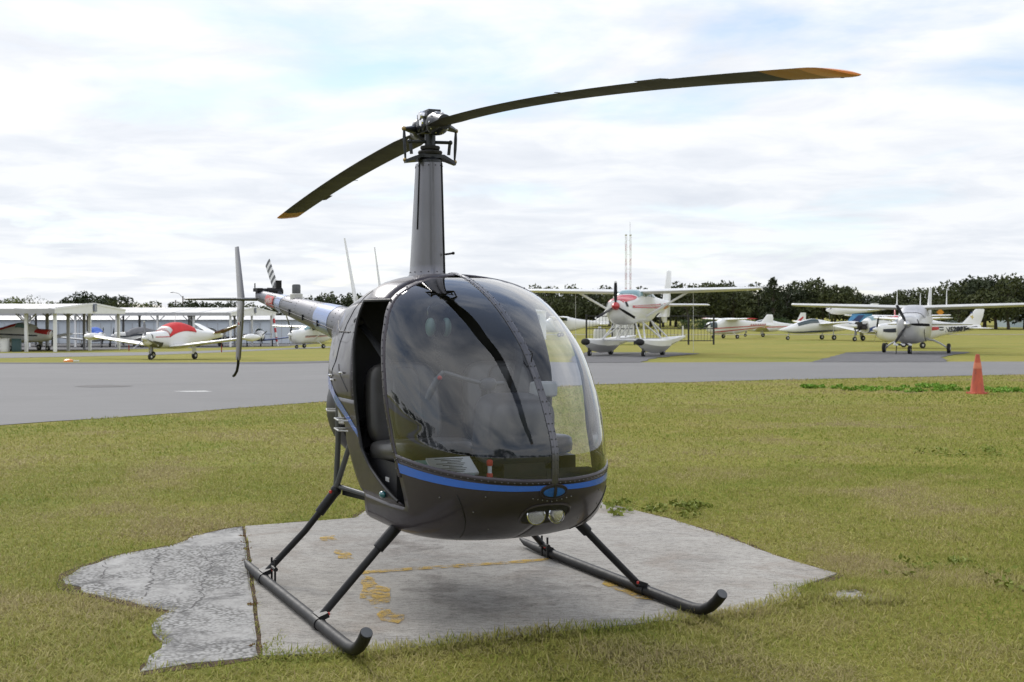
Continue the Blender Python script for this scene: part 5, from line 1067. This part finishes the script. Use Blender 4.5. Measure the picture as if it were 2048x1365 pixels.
def lobes(seed, n, w_, h0, h1, r0, r1, conic=False):
    rnd = random.Random(seed); out = []
    for k in range(n):
        z = rnd.uniform(h0, h1); u = (z-h0)/(h1-h0); sp_ = w_*(1-u*.95 if conic else math.sqrt(max(.05, 1-(u-.35)**2*1.6))); a = rnd.uniform(0, 2*PI); r_ = sp_*math.sqrt(rnd.random())
        out.append((r_*math.cos(a), r_*math.sin(a), z, rnd.uniform(r0, r1)*(1-.5*u if conic else 1)))
    return out
def make_tree(name, seed, kind):
    t_ = empty(name); rnd = random.Random(seed)
    if kind == 'conifer': lb = lobes(seed, 40, .30, .12, .98, .07, .13, True); n, sz, m_ = 1700, .030, 'leaf_dark'
    elif kind == 'bare': lb = lobes(seed, 14, .40, .45, .95, .08, .16); n, sz, m_ = 260, .02, 'leaf_oak'
    elif kind == 'light': lb = lobes(seed, 16, .50, .35, .85, .14, .24); n, sz, m_ = 1500, .034, 'leaf_light'
    elif kind == 'dark': lb = lobes(seed, 20, .52, .22, .86, .14, .24); n, sz, m_ = 2200, .036, 'leaf_dark'
    else: lb = lobes(seed, 18, .55, .28, .84, .13, .23); n, sz, m_ = 2000, .036, 'leaf_oak'
    cr = bpy.data.objects.new('crown', leaf_mesh('crown', lb, n, sz, seed, m_)); COL.objects.link(cr); cr.parent = t_
    g = G(); g.tube([(0, 0, -.03), (.01, .01, .2), (.0, .02, .5), (.02, 0, .8)], [.035, .026, .018, .004], 7)
    for k in range(9 if kind == 'bare' else 6):
        l = rnd.choice(lb); z0 = rnd.uniform(.2, .45); g.tube([(0, 0, z0), (l[0]*.5, l[1]*.5, (z0+l[2])/2+.03), (l[0], l[1], l[2])], [.014, .009, .003], 5)
    g.build('trunk', 'bark', t_); return t_
PROT = {}
def tree(kind, var, x, y, h_, wf, label, group=None, name='broadleaf_tree', rz=None):
    key = (kind, var)
    if key not in PROT: PROT[key] = o = make_tree(name, 100+var*17+len(kind), kind)
    else:
        src = PROT[key]; o = src.copy(); COL.objects.link(o)
        for chd in src.children:
            c = chd.copy(); COL.objects.link(c); c.parent = o
    for k_ in ('label', 'category', 'group'):
        if k_ in o: del o[k_]
    o.name = name; o.location = (x, y, gz(x, y)-.05); o.scale = (h_*wf, h_*wf, h_); o.rotation_euler = (0, 0, random.uniform(0, 6.28) if rz is None else rz)
    tag(o, label, 'tree', group); return o
px = lambda u, y: (u-1024)/2523*y
top = lambda v, y: 1.56+(630.5-v)/2523*y
rnd = random.Random(4)
prof = [(1030, 582), (1075, 574), (1110, 572), (1150, 576), (1200, 576), (1260, 579), (1320, 578), (1380, 568), (1430, 565), (1480, 566), (1515, 578), (1580, 572), (1625, 562), (1670, 566), (1710, 580), (1745, 590), (1775, 588), (1800, 577), (1850, 577), (1895, 575), (1930, 562), (1975, 552), (2020, 548), (2070, 550), (2130, 552)]
ORD = ['first', 'second', 'third', 'fourth', 'fifth', 'sixth', 'seventh', 'eighth', 'ninth', 'tenth', 'eleventh', 'twelfth', 'thirteenth', 'fourteenth', 'fifteenth', 'sixteenth', 'seventeenth', 'eighteenth', 'nineteenth', 'twentieth']; CNT = {}
SEG = [(1330, 'oak of the treeline standing behind the float plane'), (1700, 'oak of the treeline behind the red-striped aeroplane and the amphibian'), (1900, 'oak of the treeline above the wing of the silver aeroplane'), (9999, 'tall dark oak of the wood at the right edge')]
def seg_label(u): return next(l for lim, l in SEG if u < lim)
u = 1020
while u < 2140:
    v = interp(u, prof); y = 240+rnd.uniform(-12, 12) if u < 1900 else 205+rnd.uniform(-10, 10); x = px(u, y); h_ = (top(v+rnd.uniform(-4, 5), y)-gz(x, y))/.95; k = CNT[seg_label(u)] = CNT.get(seg_label(u), -1)+1
    tree(rnd.choice(['oak', 'oak', 'dark']), rnd.randint(0, 2), x, y, h_, rnd.uniform(.85, 1.2), ORD[k]+' from the left, '+seg_label(u), 'front rank of the treeline'); u += rnd.uniform(22, 32)
u = 1010
while u < 2160:   # second rank, darker and lower
    v = interp(u, prof)+rnd.uniform(8, 22); y = 262+rnd.uniform(-8, 8); x = px(u, y); tree('dark', rnd.randint(0, 2), x, y, top(v, y)-gz(x, y), rnd.uniform(1.2, 1.6), 'dark tree filling the second rank of the far treeline', 'second rank of the treeline'); u += rnd.uniform(34, 46)
y = 226; tree('conifer', 0, px(1546, y), y, top(553, y)-gz(60, y), .95, 'pointed dark cedar rising above the treeline', None, 'cedar_tree')
y = 232; tree('bare', 0, px(1090, y), y, top(580, y)+.8, .9, 'thin sparse tree at the left end of the treeline above the cabin', None)
# trees beyond the hangars
for i, (u, v, kind, wf, lab_) in enumerate(((14, 600, 'light', 1.1, 'yellow-green tree at the left edge above the hangar roof'), (42, 596, 'light', 1.0, 'yellow-green tree second from the left edge above the hangar roof'), (66, 586, 'bare', .8, 'bare thin tree above the hangar roof at far left'), (118, 602, 'light', 1.0, 'low yellow-green tree left of the hangar gable'), (140, 600, 'oak', 1.0, 'low green tree just left of the hangar gable'), (176, 581, 'dark', .95, 'tall dark tree right above the hangar gable'), (214, 588, 'dark', 1.2, 'broad dark tree right of the hangar gable'), (240, 600, 'oak', 1.0, 'small oak at the right side of the broad dark tree'), (292, 606, 'light', 1.0, 'low light tree between hangar gable and lamp post'), (330, 602, 'oak', 1., 'small oak left of the utility poles'), (368, 603, 'oak', 1., 'small oak beside the lamp post'), (410, 599, 'dark', 1.2, 'dark tree behind the helicopter stabilizer'), (440, 601, 'dark', 1.1, 'dark tree left of the helicopter fin'), (500, 607, 'oak', 1.1, 'low oak behind the helicopter tail end'), (560, 606, 'oak', 1.1, 'low oak behind the tail rotor'), (620, 590, 'dark', 1.0, 'dark tree right of the beacon on the tail'), (650, 586, 'oak', 1., 'oak left of the tail antenna'), (684, 585, 'dark', 1.1, 'dark tree right behind the tall antenna'), (724, 587, 'oak', 1.1, 'oak between the two antennas'), (770, 590, 'dark', 1.1, 'dark tree hidden mostly by the cabin roof'))):
    y = 215+(i*37 % 25); x = px(u, y); tree(kind, i % 3, x, y, (top(v, y)-gz(x, y))/.97, wf, lab_)
# the wood behind the camera that the windshield mirrors
for k in range(26):
    x = -120+k*9+rnd.uniform(-3, 3); y = -78+rnd.uniform(-12, 10); tree(rnd.choice(['oak', 'dark']), rnd.randint(0, 2), x, y, rnd.uniform(6, 9.5), rnd.uniform(.9, 1.3), 'oak of the wood mirrored in the windshield', 'wood mirrored in the windshield')
for k in range(12):
    tree(rnd.choice(['oak', 'dark']), rnd.randint(0, 2), -95+rnd.uniform(-8, 8), -60+k*9, rnd.uniform(6, 9), rnd.uniform(.9, 1.3), 'oak of the wood mirrored in the windshield', 'wood mirrored in the windshield')
tree('oak', 1, -5.0, -13.0, 8.2, .92, 'lone oak mirrored in the windshield beside the centre bow')
# hedge in front of the treeline
rs = random.Random(9); u = 1370
while u < 1730:
    y = 198+rs.uniform(-3, 3); x = px(u, y); hd = empty('hedge_shrub', (x, y, gz(x, y))); hh = rs.uniform(1.7, 2.4); hd.scale = (hh*1.35, hh, hh)
    CNT['h'] = k = CNT.get('h', -1)+1; tag(hd, ORD[k]+' green shrub from the left in the hedge below the treeline', 'shrub', 'hedge shrubs')
    c = bpy.data.objects.new('foliage', PROT.get('h') or leaf_mesh('foliage', lobes(5, 14, .42, .15, .72, .16, .26), 900, .045, 5, 'leaf_hedge')); PROT['h'] = c.data; COL.objects.link(c); c.parent = hd; c.rotation_euler = (0, 0, rs.uniform(0, 6)); u += rs.uniform(20, 27)
# ================================================================ grass
def pip(x, y, poly):
    ins = np.zeros(len(x), bool); n = len(poly)
    for i in range(n):
        x1, y1 = poly[i]; x2, y2 = poly[(i+1) % n]; c = ((y1 > y) != (y2 > y)) & (x < (x2-x1)*(y-y1)/(y2-y1+1e-12)+x1); ins ^= c
    return ins
def edist(x, y, poly):
    d = np.full(len(x), 9.)
    for i in range(len(poly)):
        x1, y1 = poly[i]; x2, y2 = poly[(i+1) % len(poly)]; t_ = np.clip(((x-x1)*(x2-x1)+(y-y1)*(y2-y1))/((x2-x1)**2+(y2-y1)**2+1e-9), 0, 1); d = np.minimum(d, np.hypot(x-x1-t_*(x2-x1), y-y1-t_*(y2-y1)))
    return d
def vnoise(x, y, sc_, seed):
    r_ = np.random.RandomState(seed); t_ = r_.rand(64, 64); X = x*sc_; Y_ = y*sc_; i = np.floor(X).astype(int); j = np.floor(Y_).astype(int); a = X-i; b = Y_-j; a = a*a*(3-2*a); b = b*b*(3-2*b); g = lambda p, q: t_[p % 64, q % 64]
    return (g(i, j)*(1-a)+g(i+1, j)*a)*(1-b)+(g(i, j+1)*(1-a)+g(i+1, j+1)*a)*b
TAXI = [(-60, 8), (-14, 14.2), (-7.21, 17.74), (-5.51, 19.7), (-3.43, 22.53), (-.6, 25.8), (1.86, 28.19), (5.65, 29.91), (13.54, 33.34), (30, 38.5), (60, 45), (60, 49), (-60, 50)]
def blades(name, y0, y1, dens, hgt, wid, seed, label, fringe=False):
    r_ = np.random.RandomState(seed); xm = (y1*.405+2.2); n = int(dens*(y1-y0)*2*xm); x = r_.uniform(-xm, xm, n); y = r_.uniform(y0, y1, n)
    keep = np.abs(x) < y*.41+2.0; out = np.zeros(n, bool)
    e = np.minimum(np.minimum(edist(x, y, MAIN), edist(x, y, LEFT)), edist(x, y, BIT)); ins = pip(x, y, MAIN) | pip(x, y, LEFT) | pip(x, y, BIT)
    joint = np.minimum(edist(x, y, MAIN), edist(x, y, LEFT)) if False else None
    # front edge is overgrown, back edges show bare soil
    front = (y < 6.95+.18*np.abs(x)) & (x > -1.15); over = ins & front & (e < .13*(.3+vnoise(x, y, 6, 3))); bare = (~ins) & (~front) & (e < .07*(.3+vnoise(x, y, 5, 8))) & (r_.rand(n) < .6)
    over |= ins & (e < .045*vnoise(x, y, 7, 9)) & (np.abs(x+1.45+.0*y-(-.2367*(y-7))) > .25)
    over &= ~pip(x, y, BIT)
    if fringe: over = ins & front & (e < .05); keep &= front & (e < .10)
    keep &= (~ins | over) & ~bare & ~(pip(x+.25*(vnoise(x, y, 1.3, 5)-.5), y+.7*(vnoise(x, y, 1.1, 6)-.5), TAXI)); x = x[keep]; y = y[keep]; n = len(x)
    p1_ = vnoise(x, y, .55, 11); p2_ = vnoise(x, y, 1.9, 12); p3_ = vnoise(x, y, 5.5, 13)
    thin = r_.rand(n) < np.clip(.35+1.1*p3_+.3*p2_, .25, 1); x = x[thin]; y = y[thin]; p1_ = p1_[thin]; p2_ = p2_[thin]; p3_ = p3_[thin]; n = len(x)
    az = r_.uniform(0, 2*PI, n); lean = np.clip(r_.normal(.98, .38, n), .05, 1.5); L_ = hgt*(.55+.9*r_.rand(n))*(.75+.5*p2_); W_ = wid*(.6+.8*r_.rand(n)); curl = r_.uniform(.1, .6, n)
    dx, dy = np.cos(az), np.sin(az); sx, sy = -dy, dx
    def P(t_, w_):
        th = lean+curl*t_; hx_ = L_*t_*np.sin(th); hz_ = L_*t_*np.cos(th); return x+dx*hx_+sx*w_, y+dy*hx_+sy*w_, np.maximum(hz_, .002)
    z0 = np.array([gz(a, b) for a, b in zip(x, y)]) if y1 > 30 else 0.
    V = np.zeros((n, 5, 3))
    for k, (t_, w_) in enumerate(((0, -W_/2), (0, W_/2), (.55, W_*.42), (.55, -W_*.42), (1, 0*W_))):
        a, b, c = P(t_, w_); V[:, k, 0] = a; V[:, k, 1] = b; V[:, k, 2] = c+z0-(.004 if t_ == 0 else 0)
    me = bpy.data.meshes.new(name); me.vertices.add(5*n); me.vertices.foreach_set('co', V.reshape(-1).astype(np.float32))
    base = 5*np.arange(n)[:, None]; lp = np.concatenate([base+np.array([0, 1, 2, 3]), base+np.array([3, 2, 4])], 1).reshape(-1)
    me.loops.add(7*n); me.loops.foreach_set('vertex_index', lp.astype(np.int32)); me.polygons.add(2*n); ls = np.stack([7*np.arange(n), 7*np.arange(n)+4], 1).reshape(-1); me.polygons.foreach_set('loop_start', ls.astype(np.int32)); me.update(calc_edges=True)
    pal = np.array([(.180, .245, .032), (.262, .295, .052), (.335, .33, .078), (.42, .375, .14), (.42, .35, .17), (.20, .13, .07)])
    p4_ = vnoise(x, y, .9, 17); t_ = np.clip(.85+1.9*p1_+2.0*(p2_-.5)+1.2*(p3_-.5)+2.2*np.clip(p4_-.68, 0, 1)*3+r_.normal(0, .72, n), 0, 4.15)
    i = np.floor(t_).astype(int); f_ = (t_-i)[:, None]; col = pal[i]*(1-f_)+pal[np.minimum(i+1, 5)]*f_; col *= (.82+.36*r_.rand(n))[:, None]
    cc = np.ones((n, 5, 4), np.float32); cc[:, :, :3] = col[:, None, :]; cc[:, :2, :3] *= 1.0
    at_ = me.color_attributes.new('col', 'FLOAT_COLOR', 'POINT'); at_.data.foreach_set('color', cc.reshape(-1)); me.materials.append(MATS['grass_blade'])
    o = bpy.data.objects.new(name, me); COL.objects.link(o); tag(o, label, 'grass', kind='stuff'); return o
blades('grass', 4.6, 8.2, 9500, .040, .0042, 21, 'short mixed green and straw grass around the pad in the foreground')
blades('grass', 8.2, 13.0, 5600, .034, .0056, 22, 'short olive grass around and behind the landing pad')
blades('grass', 13.0, 22.0, 1600, .034, .010, 23, 'mown olive grass between the pad and the taxiway')
blades('grass', 22.0, 35.0, 420, .038, .020, 24, 'mown grass along the near edge of the taxiway')
blades('grass', 5.2, 7.6, 14000, .055, .0044, 25, 'longer grass fringe hanging over the front edge of the pad', True)
# bare soil rim round the slabs
for i, (poly, lab_) in enumerate(((MAIN, 'bare brown soil round the main slab'), (LEFT, 'bare brown soil round the broken slab'), (BIT, 'bare brown soil round the loose slab corner'))):
    cx_, cy_2 = sum(p[0] for p in poly)/len(poly), sum(p[1] for p in poly)/len(poly); p2 = []
    for x, y in poly: d = math.hypot(x-cx_, y-cy_2); k = (d+.055)/d; p2.append((cx_+(x-cx_)*k, cy_2+(y-cy_2)*k))
    o = sheet('soil_rim', wobble(p2, .025, .14, 31+i), .0012+.0012*i, 'soil'); tag(o, lab_, 'soil', kind='structure')
# weeds
def weed(label, x, y, r_, h_, n, mat, seed, size=.02):
    e = empty('weed', (x, y, gz(x, y))); tag(e, label, 'weed')
    rr = random.Random(seed); lb = [(rr.uniform(-r_, r_), rr.uniform(-r_, r_)*.7, rr.uniform(.1, .8)*h_, rr.uniform(.12, .25)*max(r_, h_)) for _ in range(14)]
    c = bpy.data.objects.new('leaves', leaf_mesh('leaves', lb, n, size, seed, mat, .4)); COL.objects.link(c); c.parent = e
    g = G()
    for l in lb[:8]: g.tube([(l[0]*.4, l[1]*.4, 0), (l[0]*.8, l[1]*.8, l[2]*.6), (l[0], l[1], l[2])], .003, 4)
    tag(g.build('stems', 'leaf_darkweed', e), kind='stuff')
weed('dark leafy weed clump at the back corner of the concrete slab', 1.15, 10.0, .42, .06, 380, 'leaf_darkweed', 1, .022)
weed('dark leafy weed on the grass right of the loose slab corner', 2.55, 7.75, .34, .03, 130, 'leaf_darkweed', 2, .018)
weed('low dark weed at the right edge of the foreground grass', 3.0, 7.35, .36, .03, 130, 'leaf_darkweed', 3, .018)
weed('dark weed tuft on the grass right of the cabin', 5.05, 14.2, .5, .03, 130, 'leaf_darkweed', 4, .026)
for k, (x, y, r_) in enumerate(((7.4, 26.2, .55), (8.3, 25.6, .5), (9.6, 26.0, .6), (10.4, 25.6, .6), (6.6, 26.9, .4), (8.9, 27.2, .5))): weed(('bright green weed patch %s the orange cone' % ('left of', 'just left of', 'behind', 'right of', 'well left of', 'farther behind')[k]), x, y, r_, .07, 480, 'leaf_weed', 10+k, .035)
for k, y in enumerate((8.85, 8.6, 8.35, 7.95, 6.75, 5.9)): x = interp(y, [(5.72, -1.15), (6.96, -1.432), (8.16, -1.712), (9.24, -1.975)]); weed(('dry brown weed in the slab joint, %s of six from the back' % ('first', 'second', 'third', 'fourth', 'fifth', 'sixth')[k]), x, y, .04, .012, 45, 'leaf_dry', 40+k, .009)
